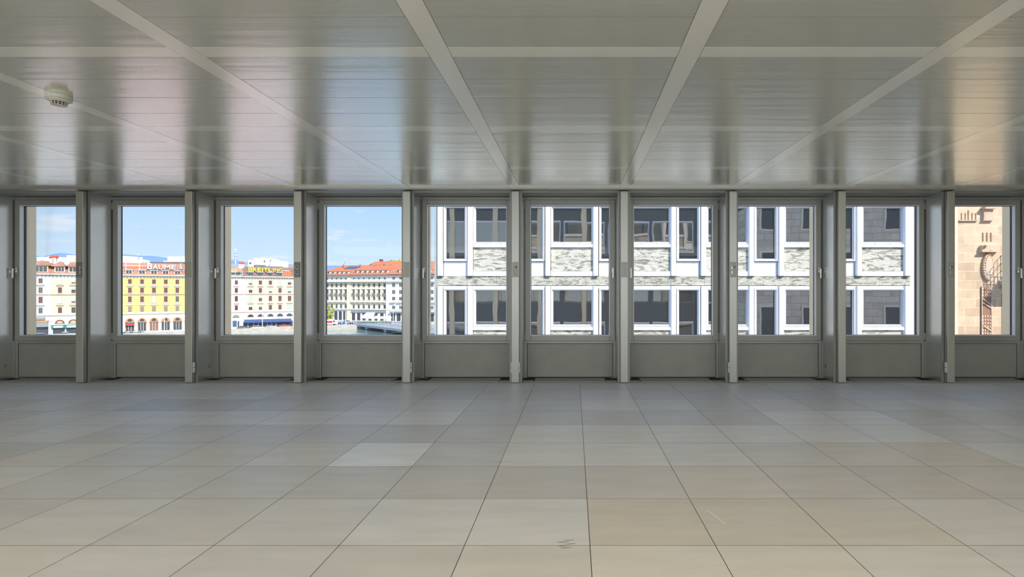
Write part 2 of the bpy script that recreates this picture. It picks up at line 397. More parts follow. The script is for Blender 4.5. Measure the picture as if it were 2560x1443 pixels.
# ceiling
def ceiling():
    b = MB(); b.box(XL, XR, YR, 7.24, HC+.03, HC+.06)
    root = b.build('ceiling', M_gap); struct(root)
    rw = .064      # half rail
    pan = MB(); ra = []
    cross = [3.129-.0+1.5*i for i in range(-6, 3)]
    g = .003
    xs = [XL]+[PX(k) for k in range(-6, 7) if XL+.2 < PX(k) < XR-.2]+[XR]
    for i in range(len(xs)-1):
        xa = xs[i]+(rw if i else 0)+g; xb = xs[i+1]-(rw if i < len(xs)-2 else 0)-g
        for c in cross:
            for q in range(4):
                ya = c+.128+.343*q; yb = ya+.343
                ya += g; yb = min(yb-g, 7.24)
                if yb <= YR or ya > 7.2: continue
                pan.box(xa, xb, max(ya, YR), yb, HC, HC+.02)
            if c > YR:
                r = MB(); r.box(xa, xb, c+g*.4, c+.128-g*.4, HC-.001, HC+.02); r.build('cross_rail', M_rail, root)
    pan.build('ceiling_panels', M_ceil, root)
    for x in xs[1:-1]:
        r = MB(); r.box(x-rw, x+rw, YR, 7.24, HC-.001, HC+.02); r.build('long_rail', M_rail, root)
    e = MB(); e.box(XL, XR, 7.242, 7.265, HC-.022, HC+.03); e.box(XL, XR, 7.265, 7.30, HC-.034, HC-.02)
    e.build('edge_trim', M_ceil_edge, root, bevel=.002)
    s = MB(); s.box(XL, XR, 7.30, 7.45, SOF+.012, SOF+.03); s.box(XL, XR, 7.47, YW, SOF, SOF+.03); s.build('recess_soffit', M_case, root)
    # slab above
    s = MB(); s.box(XL, XR, YR, 7.86, HC+.08, SL-.35+.02); s.build('ceiling_slab', M_wall, root)
ceiling()
for nm, x0, x1 in (('wall_left', XL-.2, XL), ('wall_right', XR, XR+.2)):
    b = MB(); b.box(x0, x1, YR, 7.9, -.35, SL-.3); struct(b.build(nm, M_wall))
b = MB()     # unseen rear wall: full-height openings between piers, put in to bring daylight inside
for i in range(7):
    x = XL+(XR-XL)*i/6; b.box(max(XL, x-.12), min(XR, x+.12), YR-.2, YR, 0, HC)
b.box(XL, XR, YR-.2, YR, HC-.1, SL-.3); b.box(XL, XR, YR-.2, YR, -.35, .1)
struct(b.build('wall_back', M_wall))

# windows
def make_window(n, k, handle_left):
    a, c = PX(k)+.083, PX(k+1)-.083
    zt, zs0, zs1 = 2.552, .484, .532
    b = MB()                                         # fixed outer frame
    b.box(a, a+.035, YW, YW+.09, 0, zt); b.box(c-.035, c, YW, YW+.09, 0, zt)
    b.box(a+.035, c-.035, YW, YW+.09, zt-.05, zt); b.box(a+.035, c-.035, YW, YW+.09, zs0, zs1)
    root = b.build('window_%d' % n, M_frame, bevel=.003); struct(root)
    s = MB(); sa, sc, sb, st = a+.012, c-.012, zs1-.006, 2.505
    s.ring(sa, sc, sb, st, .072, YW-.022, YW+.05); sash = s.build('sash', M_frame, root, bevel=.004)
    g0, g1, gz0, gz1 = sa+.072, sc-.072, sb+.072, st-.072
    r = MB(); r.ring(g0, g1, gz0, gz1, .006, YW-.0235, YW+.034); r.build('glazing_bead', M_bead, sash)
    r = MB(); r.ring(g0+.001, g1-.001, gz0+.001, gz1-.001, .009, YW+.034, YW+.05); r.build('gasket', M_gasket, sash)
    p = MB(); p.box(g0, g1, YG, YG+.006, gz0, gz1); p.build('pane', M_glass, sash)
    l = MB(); l.box(a+.040, c-.040, YW+.008, YW+.05, .012, zs0-.004); l.build('lower_panel', M_sill, root, bevel=.003)
    l = MB(); l.box(a+.034, c-.034, YW+.03, YW+.08, 0, zs0); l.build('panel_backing', M_gap, root)
    hx = sa+.030 if handle_left else sc-.030; s_ = 1 if handle_left else -1
    zh = EYE+(730-683)/177.3+.04
    h = MB(); h.box(hx-.014, hx+.014, YW-.030, YW-.022, zh-.035, zh+.035)
    h.tube((hx, YW-.030, zh+.012), (hx, YW-.075, zh+.012), .009); ho = h.build('handle', M_chrome, root, bevel=.002)
    h = MB(); h.box(hx-.010, hx+.010, YW-.086, YW-.070, zh-.115, zh+.024); h.build('lever', M_chrome, ho, bevel=.004)
    hx = sc+.004 if handle_left else sa-.004
    for z in (2.42, .59):
        h = MB(); h.tube((hx, YW-.024, z-.045), (hx, YW-.024, z+.045), .008, seg=10)
        h.tube((hx, YW-.024, z-.004), (hx, YW-.024, z+.004), .0095, seg=10); h.build('hinge', M_plate, root)
    return root
for k in range(-6, 6):
    n = {-6: 11, 5: 12}.get(k, k+6)
    make_window(n, k, (k % 2) != 0)

# pillars
NAMES = {-6:'pillar against the far left wall, outside the picture', -5:'pillar just past the left edge of the picture',
 -4:'first grey metal pillar from the left, with a rocker switch plate', -3:'second grey pillar from the left, with twin white boxes low on its side',
 -2:'third grey pillar from the left, with a dark twin-module control plate', -1:'grey pillar between the orange-roofed hotel view and the white facade view',
 0:'grey pillar left of the centre window, with sensor plate and boxes on both sides', 1:'grey pillar right of the centre window, with a blank screwed plate',
 2:'third grey pillar from the right, white boxes on its left side', 3:'second grey pillar from the right, without any control plate',
 4:'rightmost grey pillar, beside the pink sandstone view', 5:'pillar just past the right edge of the picture', 6:'pillar against the far right wall, outside the picture'}
for k in range(-6, 7):
    x = PX(k)
    if x-.083 < XL or x+.083 > XR: 
        pass
    root = thing('pillar', 'grey lacquered metal '+NAMES[k].replace('grey metal ', '').replace('grey ', ''), 'pillar', (x, YP, 0), 0, None)
    b = MB(); b.box(-.049, .049, 0, .058, .006, SOF); b.build('front_cover', M_case, root, bevel=.004)
    b = MB(); b.box(-.040, .040, .058, .072, .0, SOF); b.build('shadow_joint', M_gap, root)
    b = MB(); b.box(-.083, -.0, .0722, YW-YP+.09, .0, SOF); b.box(0, .083, .0722, YW-YP+.09, .0, SOF); b.build('side_casing', M_reveal, root, bevel=.003)
    b = MB(); b.box(-.083, -.040, .0690, .0721, .0, SOF); b.box(.040, .083, .0690, .0721, .0, SOF); b.build('casing_edge', M_frame, root)  # darker strip over the casing front, toning down its reflected rear light
    if k in (-3, -1, 0): sides = [1]
    elif k in (2, 4): sides = [-1]
    else: sides = []
    if k == 0: sides = [1, -1]
    for s_ in sides:
        for z0 in (.138, .208):
            b = MB(); b.box(min(.049*s_, .062*s_), max(.049*s_, .062*s_), .012, .050, z0, z0+.064); b.build('side_box', M_white_plastic, root, bevel=.002)
    if k in (-5, -3, 3):
        b = MB(); zz = .19; s_ = 1 if k < 0 else -1
        for i in range(20):
            a0 = 2*PI*i/20; a1 = 2*PI*(i+1)/20
            b.tube((.083*s_+.008*s_, .30+.018*math.cos(a0), zz+.018*math.sin(a0)), (.083*s_+.008*s_, .30+.018*math.cos(a1), zz+.018*math.sin(a1)), .005, seg=6)
        b.tube((.083*s_, .30, zz), (.083*s_+.012*s_, .30, zz), .012); b.build('hook_ring', M_chrome, root)

def plate(k, kind, label, cat='switch'):
    x = PX(k); z0, z1 = 1.212+(730-693)/188, 1.212+(730-655)/188
    m = {'rocker': M_plate_dark, 'twin': M_plate_dark}.get(kind, M_plate)
    root = thing('control_plate', label, cat, (x, YP, (z0+z1)/2), 0, None)
    h = (z1-z0)/2
    b = MB(); b.box(-.040, .040, -.004, 0, -h, h); b.build('faceplate', m, root, bevel=.0015)
    for sx in (-.032, .032):
        for sz in (-h+.012, h-.012):
            q = MB(); q.tube((sx, -.0055, sz), (sx, -.004, sz), .0032); q.build('screw', M_dark_plastic, root)
    if kind in ('rocker', 'sensor_rocker'):
        off = .018 if kind == 'rocker' else -.022
        for z in (-.035, .022):
            q = MB(); q.box(off-.008, off+.008, -.016, -.004, z-.024, z+.024); q.build('rocker', M_chrome, root, bevel=.002)
        q = MB(); q.cbox(off, -.007, -.006, .022, .006, .006); q.build('rocker_divider', M_dark_plastic, root)
        if kind == 'rocker':
            q = MB(); q.cbox(-.022, -.006, .012, .014, .004, .014); q.build('indicator', mat('dark_red', (.12,.02,.02), .4), root)
    if kind == 'twin':
        for z in (-.038, .030):
            q = MB(); q.box(-.020, .026, -.016, -.004, z-.026, z+.026); mo = q.build('module', M_plate, root, bevel=.003)
            q = MB(); q.cbox(.003, -.018, z+.004, .020, .004, .022); q.build('insert', M_dark_plastic, mo)
    if kind in ('sensor', 'sensor_rocker'):
        q = MB(); q.cbox(.012, -.006, .034, .030, .004, .030); mo = q.build('sensor', M_dark_plastic, root)
        for gx in (-.007, .007):
            for gz in (-.007, .007):
                q = MB(); q.cbox(.012+gx, -.0085, .034+gz, .009, .002, .009); q.build('lens', M_plate, mo)
        if kind == 'sensor':
            q = MB(); q.box(-.018, .024, -.010, -.004, -.065, -.012); q.build('blank_rocker', M_plate, root, bevel=.002)
plate(-4, 'rocker', 'dark switch plate with two chrome rockers on the leftmost visible pillar', 'switch')
plate(-3, 'blank', 'blank grey plate on the pillar right of the yellow building view', 'cover plate')
plate(-2, 'twin', 'dark plate with two raised modules on the third pillar from left', 'switch')
plate(-1, 'blank', 'blank faint plate on the pillar right of the orange-roofed hotel', 'cover plate')
plate(0, 'sensor', 'grey plate with small dark sensor on the pillar left of the centre window', 'control panel')
plate(1, 'blank', 'blank plate with four screws on the pillar right of the centre window', 'cover plate')
plate(2, 'sensor_rocker', 'grey plate with sensor and rockers on third pillar from the right', 'control panel')
plate(4, 'sensor_rocker', 'grey plate with sensor and rockers on the rightmost pillar', 'control panel')

# smoke detector under the second rail from the left
sd = thing('smoke_detector', 'white round smoke detector on a ceiling rail at upper left', 'smoke detector', (PX(-2)+.055, 3.90, HC-.001))
m_sd = mat('off_white_plastic', (.52, .51, .45), .45)
MB().lathe([(.074, 0), (.074, -.026), (.066, -.030)][::-1], 32).build('base', m_sd, sd)
MB().lathe([(.050, -.046), (.072, -.034), (.073, -.030)], 32).build('cover', m_sd, sd)
MB().lathe([(.030, -.070), (.043, -.068), (.043, -.066)], 32).build('cap', m_sd, sd)
MB().lathe([(.036, -.067), (.036, -.045)], 24).build('sensing_chamber', M_black, sd)
b = MB()
for i in range(14):
    a = 2*PI*i/14; b.tube((.043*math.cos(a), .043*math.sin(a), -.068), (.045*math.cos(a), .045*math.sin(a), -.045), .0028, seg=6)
b.build('grille_bars', m_sd, sd)
b = MB(); b.lathe([(.040, -.058), (.044, -.058), (.044, -.0555), (.040, -.0555)], 28); b.build('grille_ring', m_sd, sd)

# ------------------------------------------------------------------ our own building outside: cladding, fins, storeys above and below
b = MB()
for k in range(-12, 13):
    x = PX(k); hw = .105
    b.box(x-hw, x+hw, YW+.092, YW+.13, -SL-.3, 3*SL-.2)
for z in (-SL, 0, SL, 2*SL):      # spandrel bands between window rows
    b.box(PX(-12)-.3, PX(12)+.3, YW+.092, YW+.118, z-.75, z+.47)
own = b.build('wall_outside', mat('dark_brown_cladding', (.12, .115, .11), .5, .2)); struct(own)
for k in range(-11, 12, 2):
    x = PX(k); b = MB(); b.box(x-.154, x+.154, YW+.088, YW+.24, -SL-.3, 3*SL-.2); struct(b.build('trim_%d' % (k+12), M_fin, bevel=.01))
for lv in (-1, 0, 1, 2):
    for k in range(-12, 12):
        if lv == 0 and -7 < k < 6: continue
        a, c = PX(k)+.11, PX(k+1)-.11; z = lv*SL
        b = MB(); b.ring(a, c, z+.5, z+2.5, .07, YW+.06, YW+.14); f_ = b.build('outer_window_frame', M_alu2, own)
        b = MB(); b.box(a+.07, c-.07, YW+.08, YW+.09, z+.57, z+2.43); b.build('outer_window_pane', M_opane, f_)
# ------------------------------------------------------------------ opposite white building
YO = 22.0; SO = F/YO
def ox(px): return (px-VX)/SO
def oz(py): return EYE+(VY-py)/SO
FH = 206.7
opp = thing('office_building', 'white aluminium and veined stone office building directly across the street', 'building', (0, YO, -13.3))
ZO = 13.3
def OB(x0, x1, y0, y1, d0, d1, mb=None):   # px box, depth d behind facade plane
    mb = mb or MB(); mb.box(ox(x0), ox(x1), d0, d1, oz(y1)+ZO, oz(y0)+ZO); return mb
b = MB(); b.box(ox(1086), ox(2287), .30, 14, 0, oz(300)+ZO)
b.build('building_core', M_odark, opp)
OB(1086, 1093, 300, 1100, .0, .4).build('corner_cladding', mat('grey_green_corner', (.40, .42, .38), .6), opp)
OB(2276, 2287, 300, 1100, .05, .4).build('corner_cladding', M_alu2, opp)
for fl in (-1, 0, 1):
    o = fl*FH
    def WB(x0, x1, y0, y1, d0, d1): return OB(x0, x1, y0+o, y1+o, d0, d1)
    # full width band of swirled stone
    for i in range(16):
        xa = 1093+i*74.2; WB(xa+.3, min(2276, xa+73.9), 691, 714, .02, .30).build('stone_band_slab', M_marble2, opp)
    for i in range(7):
        xn = 1110+194.1*i
        for cx in (1100.7+194.1*i, 1175.5+194.1*i):
            if cx > 2280: continue
            hw = 6.6; p = [(ox(cx-hw), 0.0), (ox(cx-hw), -.06), (ox(cx-hw+1.6), -.10), (ox(cx+hw-1.6), -.10), (ox(cx+hw), -.06), (ox(cx+hw), .3)]
            p = [(ox(cx-hw), .3)]+p[1:]
            q = MB(); q.prism_z(p, oz(690+o)+ZO, oz(508.6+o)+ZO); q.build('facade_column', M_alu, opp)
            q = OB(cx-hw, cx+hw, 690+o, 691.6+o, -.085, .2); q.build('column_foot_joint', M_shadow_joint, opp)
        if i == 6: break
        WB(1108.2+194.1*i, 1168+194.1*i, 508.6, 515.2, -.03, .30).build('head_panel', M_alu_panel, opp)
        WB(1183+194.1*i, 1292+194.1*i, 508.6, 515.2, -.03, .30).build('head_panel', M_alu_panel, opp)
        # narrow tall window
        xl, xr = 1109.5+194.1*i, 1167+194.1*i
        q = MB(); x0, x1, z0, z1 = ox(xl), ox(xr), oz(653+o)+ZO, oz(515+o)+ZO
        q.ring(x0, x1, z0, z1, .045, -.05, .25); fr = q.build('window_frame', M_alu, opp, bevel=.01)
        q = MB(); q.ring(x0+.045, x1-.045, z0+.045, z1-.03, .05, .02, .22); q.build('inner_frame', M_alu2, fr)
        q = MB(); q.box(x0+.09, x1-.09, .10, .12, z0+.09, z1-.07); q.build('pane', M_opane, fr)
        q = MB(); q.ring(x0+.085, x1-.085, z0+.085, z1-.065, .02, .06, .10); q.build('gasket', M_gasket, fr)
        WB(xl, xr, 654, 690.5, .05, .30).build('white_panel', M_alu_panel, opp)
        # wide window
        xl, xr = 1183+194.1*i, 1290.5+194.1*i
        x0, x1, z0, z1 = ox(xl), ox(xr), oz(612+o)+ZO, oz(515+o)+ZO
        q = MB(); q.ring(x0, x1, z0, z1, .045, -.05, .25); fr = q.build('window_frame', M_alu, opp, bevel=.01)
        q = MB(); q.ring(x0+.045, x1-.045, z0+.06, z1-.03, .05, .02, .22); q.build('inner_frame', M_alu2, fr)
        q = MB(); q.box(x0+.09, x1-.09, .10, .12, z0+.11, z1-.07); q.build('pane', M_opane, fr)
        for xx in (.3, .65, .95):
            q = MB(); q.tube((x0+(x1-x0)*xx, -.058, z0+.03), (x0+(x1-x0)*xx, -.05, z0+.03), .015); q.build('rivet', M_greywood, fr)
        WB(xl, xr, 612.5, 618.5, -.055, .25).build('window_ledge', M_alu, opp)
        WB(xl+.5, xr-.5, 619, 678, .04, .30).build('veined_stone_panel', M_marble, opp)
        WB(xl, xr, 678.5, 690.5, -.03, .30).build('lower_ledge', M_alu2, opp)
# ------------------------------------------------------------------ sandstone building seen through the last window
YS = 24.0; SS = F/YS
def sx_(px): return (px-VX)/SS
def sz_(py): return EYE+(VY-py)/SS
snd = thing('sandstone_building', 'pink sandstone building with carved wreath seen through the rightmost window', 'building', (sx_(2384), YS, -13.3))
XS0 = sx_(2384)
def SB(x0, x1, y0, y1, d0, d1): return MB().box(sx_(x0)-XS0, sx_(x1)-XS0, d0, d1, sz_(y1)+13.3, sz_(y0)+13.3)
b = MB(); b.box(sx_(2395)-XS0, sx_(2760)-XS0, 0, 12, 0, sz_(380)+13.3); b.build('wall', M_sand, snd)
SB(2378, 2391, 380, 1300, -.10, 12).build('corner_pilaster', mat('pale_sandstone', (.80, .64, .48), .85, noise=(3, .06)), snd)
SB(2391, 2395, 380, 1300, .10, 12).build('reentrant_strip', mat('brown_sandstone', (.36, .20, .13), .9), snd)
def flutes(pxs, y0, y1, w=3.2):
    for q in pxs:
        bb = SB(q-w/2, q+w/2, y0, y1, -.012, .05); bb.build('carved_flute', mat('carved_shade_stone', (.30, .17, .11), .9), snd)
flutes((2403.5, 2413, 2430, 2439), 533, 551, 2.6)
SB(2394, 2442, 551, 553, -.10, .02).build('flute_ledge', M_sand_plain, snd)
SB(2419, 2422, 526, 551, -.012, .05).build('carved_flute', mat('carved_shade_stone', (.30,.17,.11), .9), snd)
SB(2455, 2478, 524, 550, -.12, .05).build('bracket_block', M_sand_plain, snd)
flutes((2465, 2475), 533, 551, 2.6)
SB(2453, 2482, 518, 524, -.26, .05).build('bracket_cap', M_sand_plain, snd)
SB(2453, 2480, 550, 552.5, -.14, .05).build('bracket_foot', M_sand_plain, snd)
flutes((2457, 2467, 2477), 582, 604, 3.4)
SB(2449, 2494, 614, 628, -.16, .05).build('moulded_lintel', M_sand_plain, snd)
SB(2446, 2490, 628, 631, -.24, .05).build('lintel_lip', M_sand_plain, snd)
SB(2453, 2460, 614, 617, -.3, .0).build('lintel_finial', M_sand_plain, snd)
# oval wreath
b = MB(); cx, cz = sx_(2470)-XS0, sz_(668)+13.3; rx, rz = 12.5/SS, 31/SS; n = 30
for i in range(n):
    a = 2*PI*i/n
    if -1.2 < math.sin(a): b.ico((cx+rx*math.cos(a)-.02, -.05, cz+rz*math.sin(a)), .075 if math.cos(a) < .3 else .035, 1, (1, 1.2, 1), .12)
b.build('leaf_wreath', M_sand_plain, snd, smooth=True)
b = MB(); pts = []
for i in range(28):
    a = 2*PI*i/28; pts.append((cx+9.2/SS*math.cos(a), cz+28/SS*math.sin(a)))
b.prism_y(pts, -.09, .02); b.build('oval_medallion', mat('smooth_pale_sandstone', (.74, .56, .42), .8, noise=(4, .06)), snd, bevel=.02)
SB(2467, 2474, 627, 634, -.16, 0).build('wreath_clasp', M_sand_plain, snd)
# carved panel of scales
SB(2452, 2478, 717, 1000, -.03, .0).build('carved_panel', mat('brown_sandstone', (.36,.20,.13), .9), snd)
b = MB()
for grp_y, rows in ((722, 3), (792, 4), (826, 2), (868, 4)):
    for r_ in range(rows):
        for c_ in range(4):
            x = sx_(2455.5+6*c_)-XS0; z = sz_(grp_y+8.5*r_)+13.3; b.ico((x, -.03, z), .05, 1, (.9, .6, 1.5))
b.build('carved_scales', M_sand_plain, snd, smooth=True)
b = MB()
for y_ in (748, 757, 814, 858):
    b.tube((sx_(2455)-XS0, -.05, sz_(y_)+13.3), (sx_(2476)-XS0, -.05, sz_(y_+14)+13.3), .035)
b.build('carved_ribbon', M_sand_plain, snd)
SB(2452, 2454, 717, 1000, -.06, 0).build('panel_border', M_sand_plain, snd); SB(2476, 2479, 717, 1000, -.06, 0).build('panel_border', M_sand_plain, snd)
# stone balcony with iron railing
SB(2499, 2640, 701, 713, -1.05, 0).build('balcony_slab', M_sand_plain, snd, bevel=.03)
SB(2504, 2640, 713, 726, -.7, 0).build('balcony_bracket', M_sand_plain, snd)
b = MB(); xa = sx_(2502)-XS0; z0, z1 = sz_(700)+13.3, sz_(640)+13.3
for yy in (-.02, -.98):
    pass
for zz in (z0+.06, z0+.38, z0+.7, z1):
    b.tube((xa, 0, zz), (xa, -1.0, zz), .014, seg=6); b.tube((xa, -1.0, zz), (xa+2.2, -1.0, zz), .014, seg=6)
for i in range(6): b.tube((xa, -.2*i, z0), (xa, -.2*i, z1), .012, seg=6)
for i in range(1, 14): b.tube((xa+.16*i, -1.0, z0), (xa+.16*i, -1.0, z1), .012, seg=6)
for i in range(5):
    b.tube((xa+.32*i, -1.0, z0+.4), (xa+.32*i+.16, -1.0, z0+.8), .012, seg=6)
b.build('iron_railing', M_iron, snd)
SB(2503, 2560, 735, 1000, -.004, .02).build('balcony_door_recess', mat('brown_sandstone', (.36,.20,.13), .9), snd)

# neighbour on our own side of the street, seen mirrored in the opposite panes
nb = thing('neighbouring_building', 'stone building beside ours, mirrored in the white facade panes at right', 'building', (PX(12)+2.0, 5.5, -13.3))
m_nb = m_blocks('grey_pink_blocks', (.62, .55, .47), (.78, .72, .62), (.35, .31, .27), 1.1, .42, .014)
MB().box(-8.2, 14, 2.6, 5.2, 0, 19.6).build('wall', m_nb, nb)
for i in range(6):
    for j in range(3):
        x = -7.4+2.5*i; z = 11.6+3.3*j
        f_ = MB().ring(x, x+1.2, z, z+2.1, .1, 5.15, 5.28).build('window_frame', M_stone, nb); MB().box(x+.1, x+1.1, 5.2, 5.22, z+.1, z+2.0).build('pane', M_dk, f_)

# ------------------------------------------------------------------ ground, river, quay, hills
def row_d(px): return F/((104-.03119*(px-137))/14.0)
def P(px, d): return Vector(((px-VX)*d/F, d))
GZ = -13.2; WZ = -14.1
b = MB(); b.box(-900, 900, 9, 900, WZ-.5, WZ); o = b.build('river', M_water); o['kind'] = 'structure'
q = [P(40, 163), P(380, 186), P(600, 205), P(815, 224), P(900, 229)]
q = [Vector((-420, 40)), Vector((q[0].x-60, q[0].y-45))]+q
endp = P(1300, 262)
land = q+[endp, Vector((500, 320)), Vector((500, 1500)), Vector((-900, 1500)), Vector((-900, 40))]
b = MB(); b.prism_z([(p.x, p.y) for p in land], WZ-3, GZ); struct(b.build('ground_far_bank', M_street))
b = MB(); b.box(-110, 120, 8.6, 78, WZ-3, GZ); gn = struct(b.build('ground_near', M_plaza))  # unseen paving carried far out to brighten the ceiling reflection
b = MB(); b.box(-50, -24, 26, 77, GZ, GZ+.03); b.build('pink_reflection_patch', mat('pink_reflection_tint', (.58, .36, .32), .85, noise=(.3, .08)), gn)  # unseen patch added to tint the ceiling reflection pink
# quay wall with parapet: short straight blocks along the bank
for i in range(1, len(q)-1):
    a, c = q[i], q[i+1]; d = c-a; L = d.length; ang = math.atan2(d.y, d.x)
    o = MB().box(0, L+.3, -.5, .5, WZ-1, GZ+.68).build('trim_%d' % (30+i), M_quay); o.location = (a.x, a.y, 0); o.rotation_euler = (0,0,ang); struct(o)
    cp = MB().box(0, L+.3, -.62, .62, GZ+.68, GZ+.80).build('coping', M_stone, o)
d = endp-q[-1]; o = MB().box(0, d.length, -.5, .5, WZ-1, GZ+.9).build('trim_39', M_quay); o.location = (q[-1].x, q[-1].y, 0); o.rotation_euler = (0,0,math.atan2(d.y, d.x)); struct(o)

def hill(name, d, pts, label):
    b = MB(); n = len(pts); fr = []; tp = []; bk = []
    for px, py in pts:
        x = (px-VX)*d/F; z = EYE+(VY-py)*d/F
        fr.append((x, d-900, -14)); tp.append((x, d, z)); bk.append((x, d+1200, -14))
    b.poly(fr+tp+bk, [(i, i+1, n+i+1, n+i) for i in range(n-1)]+[(n+i, n+i+1, 2*n+i+1, 2*n+i) for i in range(n-1)])
    o = b.build(name, M_hill, smooth=True); return struct(o)
rnd = random.Random(5)
def ridge(x0, x1, knots, step=14):
    out_ = []
    x = x0
    while x <= x1:
        for (a, ya), (c, yc) in zip(knots, knots[1:]):
            if a <= x <= c: out_.append((x, ya+(yc-ya)*(.5-.5*math.cos(PI*(x-a)/(c-a)))+rnd.uniform(-.5, .5))); break
        x += step
    return out_
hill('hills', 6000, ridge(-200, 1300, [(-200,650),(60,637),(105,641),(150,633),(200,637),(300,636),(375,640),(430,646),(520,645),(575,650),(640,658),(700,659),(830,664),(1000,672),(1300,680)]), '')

# ------------------------------------------------------------------ far buildings along the bank
class Fac:      # a facade line given by two pixels and their depths; local x runs along it, -y faces us
    def __init__(s, pxa, da, pxb, db):
        s.A = P(pxa, da); B = P(pxb, db); s.D = (B-s.A).normalized(); s.ang = math.atan2(s.D.y, s.D.x); s.L = (B-s.A).length
    def u(s, px):       # where the view ray of px crosses the line
        r = Vector(((px-VX)/F, 1)); a = s.A; dd = s.D
        # a + dd*u = r*t
        det = dd.x*(-r.y)-(-r.x)*dd.y
        return ((-a.x)*(-r.y)-(-r.x)*(-a.y))/det
    def dep(s, px): return (s.A+s.D*s.u(px)).y
    def z(s, px, py, back=0): return EYE+(VY-py)*(s.dep(px)+back)/F-GZ
    def root(s, name, label, cat='building'): return thing(name, label, cat, (s.A.x, s.A.y, GZ), s.ang)
row = Fac(40, row_d(40), 760, row_d(760))
zr = lambda z: z-GZ
ROWS = [(5.75, 4.1), (2.75, .85), (-.4, -2.5), (-4.0, -5.95)]
def fwin(par, u0, u1, z0, z1, style, mk):
    w_ = u1-u0; uc = (u0+u1)/2
    b = MB(); b.ring(u0, u1, z0, z1, .13, -.10, .05); b.box(uc-.06, uc+.06, -.09, .05, z0, z1); b.box(u0, u1, -.09, .05, z0+(z1-z0)*.62, z0+(z1-z0)*.62+.08)
    f_ = b.build('window', mk, par)
    MB().box(u0+.1, u1-.1, -.04, .02, z0+.1, z1-.1).build('pane', M_fpane, f_)
    s_ = MB(); s_.box(u0-.28, u1+.28, -.22, 0, z0-.22, z0-.02); s_.build('sill', M_stone, f_)
    if style == 'blind': MB().box(u0+.02, u1-.02, -.14, 0, z0+(z1-z0)*random.choice((0, .25)), z1).build('blind', M_blind, f_)
    if style == 'green': MB().box(u0+.02, u1-.02, -.14, 0, z0+(z1-z0)*random.choice((0, .3)), z1).build('blind', M_greenblind, f_)
    if style == 'shut': MB().box(u0+.02, u1-.02, -.14, 0, z0+.1, z1-.05).build('shutter', M_shut, f_)
    if style == 'half': MB().box(u0+.02, u1-.02, -.14, 0, z0+(z1-z0)*.6, z1).build('blind', M_greenblind, f_)
def hood(par, u0, u1, z, m=None): MB().box(u0-.5, u1+.5, -.34, 0, z, z+.22).build('window_hood', m or M_course, par)
def arch_pts(u0, u1, z0, zs, n=12):
    r = (u1-u0)/2; uc = (u0+u1)/2; h = min(r, 99)
    return [(u0, z0), (u1, z0)]+[(uc+r*math.cos(PI*i/n), zs+h*math.sin(PI*i/n)) for i in range(n+1)]
def building(pa, pb, label, wallm, topm, zroof, basem=None, depth=14):
    R = row.root('apartment_building', label)
    ua, ub = row.u(pa), row.u(pb)
    MB().box(ua, ub-.02, 0, depth, zr(-6.8), zr(7.0)).build('wall', wallm, R)
    MB().box(ua, ub-.02, -.08, depth, 0, zr(-6.8)).build('ground_storey', basem or M_wht, R)
    MB().box(ua, ub-.02, -.2, .1, zr(.12), zr(.42)).build('string_course', M_course, R)
    MB().box(ua, ub-.02, -.25, .1, zr(-6.95), zr(-6.6)).build('string_course', M_course, R)
    MB().box(ua, ub-.02, -.12, .1, zr(-6.6), zr(-5.95-.25-.02)+.0).build('plinth_band', M_stone, R)
    MB().box(ua, ub-.02, -.15, .1, zr(6.3), zr(7.0)).build('frieze', M_wht, R)
    MB().box(ua-.2, ub+.18, -.95, .2, zr(7.0), zr(7.35)).build('cornice', M_stone, R)
    b = MB()
    uu = ua+.3
    while uu < ub-.3: b.box(uu, uu+.35, -.7, 0, zr(6.62), zr(7.0)); uu += .95
    o = b.build('cornice_brackets', M_greywood, R)
    # mansard roof
    zt = zr(zroof)
    b = MB(); b.poly([(ua,-.5,zr(7.35)),(ub-.02,-.5,zr(7.35)),(ub-.02,2.6,zt),(ua,2.6,zt),(ua,depth,zr(7.35)),(ub-.02,depth,zr(7.35)),(ub-.02,depth-2.6,zt),(ua,depth-2.6,zt)],
        [(0,1,2,3),(4,7,6,5),(3,2,6,7),(0,3,7,4),(1,5,6,2),(0,4,5,1)]); b.build('roof', topm, R)
    return R
def dormer(R, px, z0, z1, wd, hip=False, m=None):
    u = row.u(px); b = MB(); b.box(u-wd/2, u+wd/2, -.1, 3, z0, z1); d_ = b.build('dormer', m or M_stone, R)
    MB().box(u-wd/2-.25, u+wd/2+.25, -.35, 3, z1, z1+.28).build('dormer_roof', M_zinc if not hip else M_tile, d_)
    if hip:
        MB().poly([(u-wd/2-.9,-.6,z1+.1),(u+wd/2+.9,-.6,z1+.1),(u,.8,z1+1.9),(u-wd/2-.9,4,z1+.1),(u+wd/2+.9,4,z1+.1),(u,3,z1+1.9)],[(0,1,2),(0,2,5,3),(1,4,5,2),(3,5,4),(0,3,4,1)]).build('hipped_cap', M_tile, d_)
    k = 2 if wd < 2.5 else 3
    for i in range(k):
        a = u-wd/2+.2+(wd-.4)/k*i; MB().box(a+.06, a+(wd-.4)/k-.06, -.16, -.08, z0+.2, z1-.15).build('dormer_pane', M_fpane, d_)
def chimney(R, px, y0, y1, wd, pot=True):
    u = row.u(px); z1 = row.z(px, y0, 3); z0 = row.z(px, y1, 3)
    c_ = MB().box(u-wd/2, u+wd/2, 2.2, 3.6, z0, z1).build('chimney', M_stone, R)
    if pot: MB().ico((u-.3, 2.9, z1+.4), .6, 1).ico((u+.6, 2.9, z1+.4), .6, 1).build('chimney_pot', mat('clay_red', (.55,.10,.06), .8), c_)

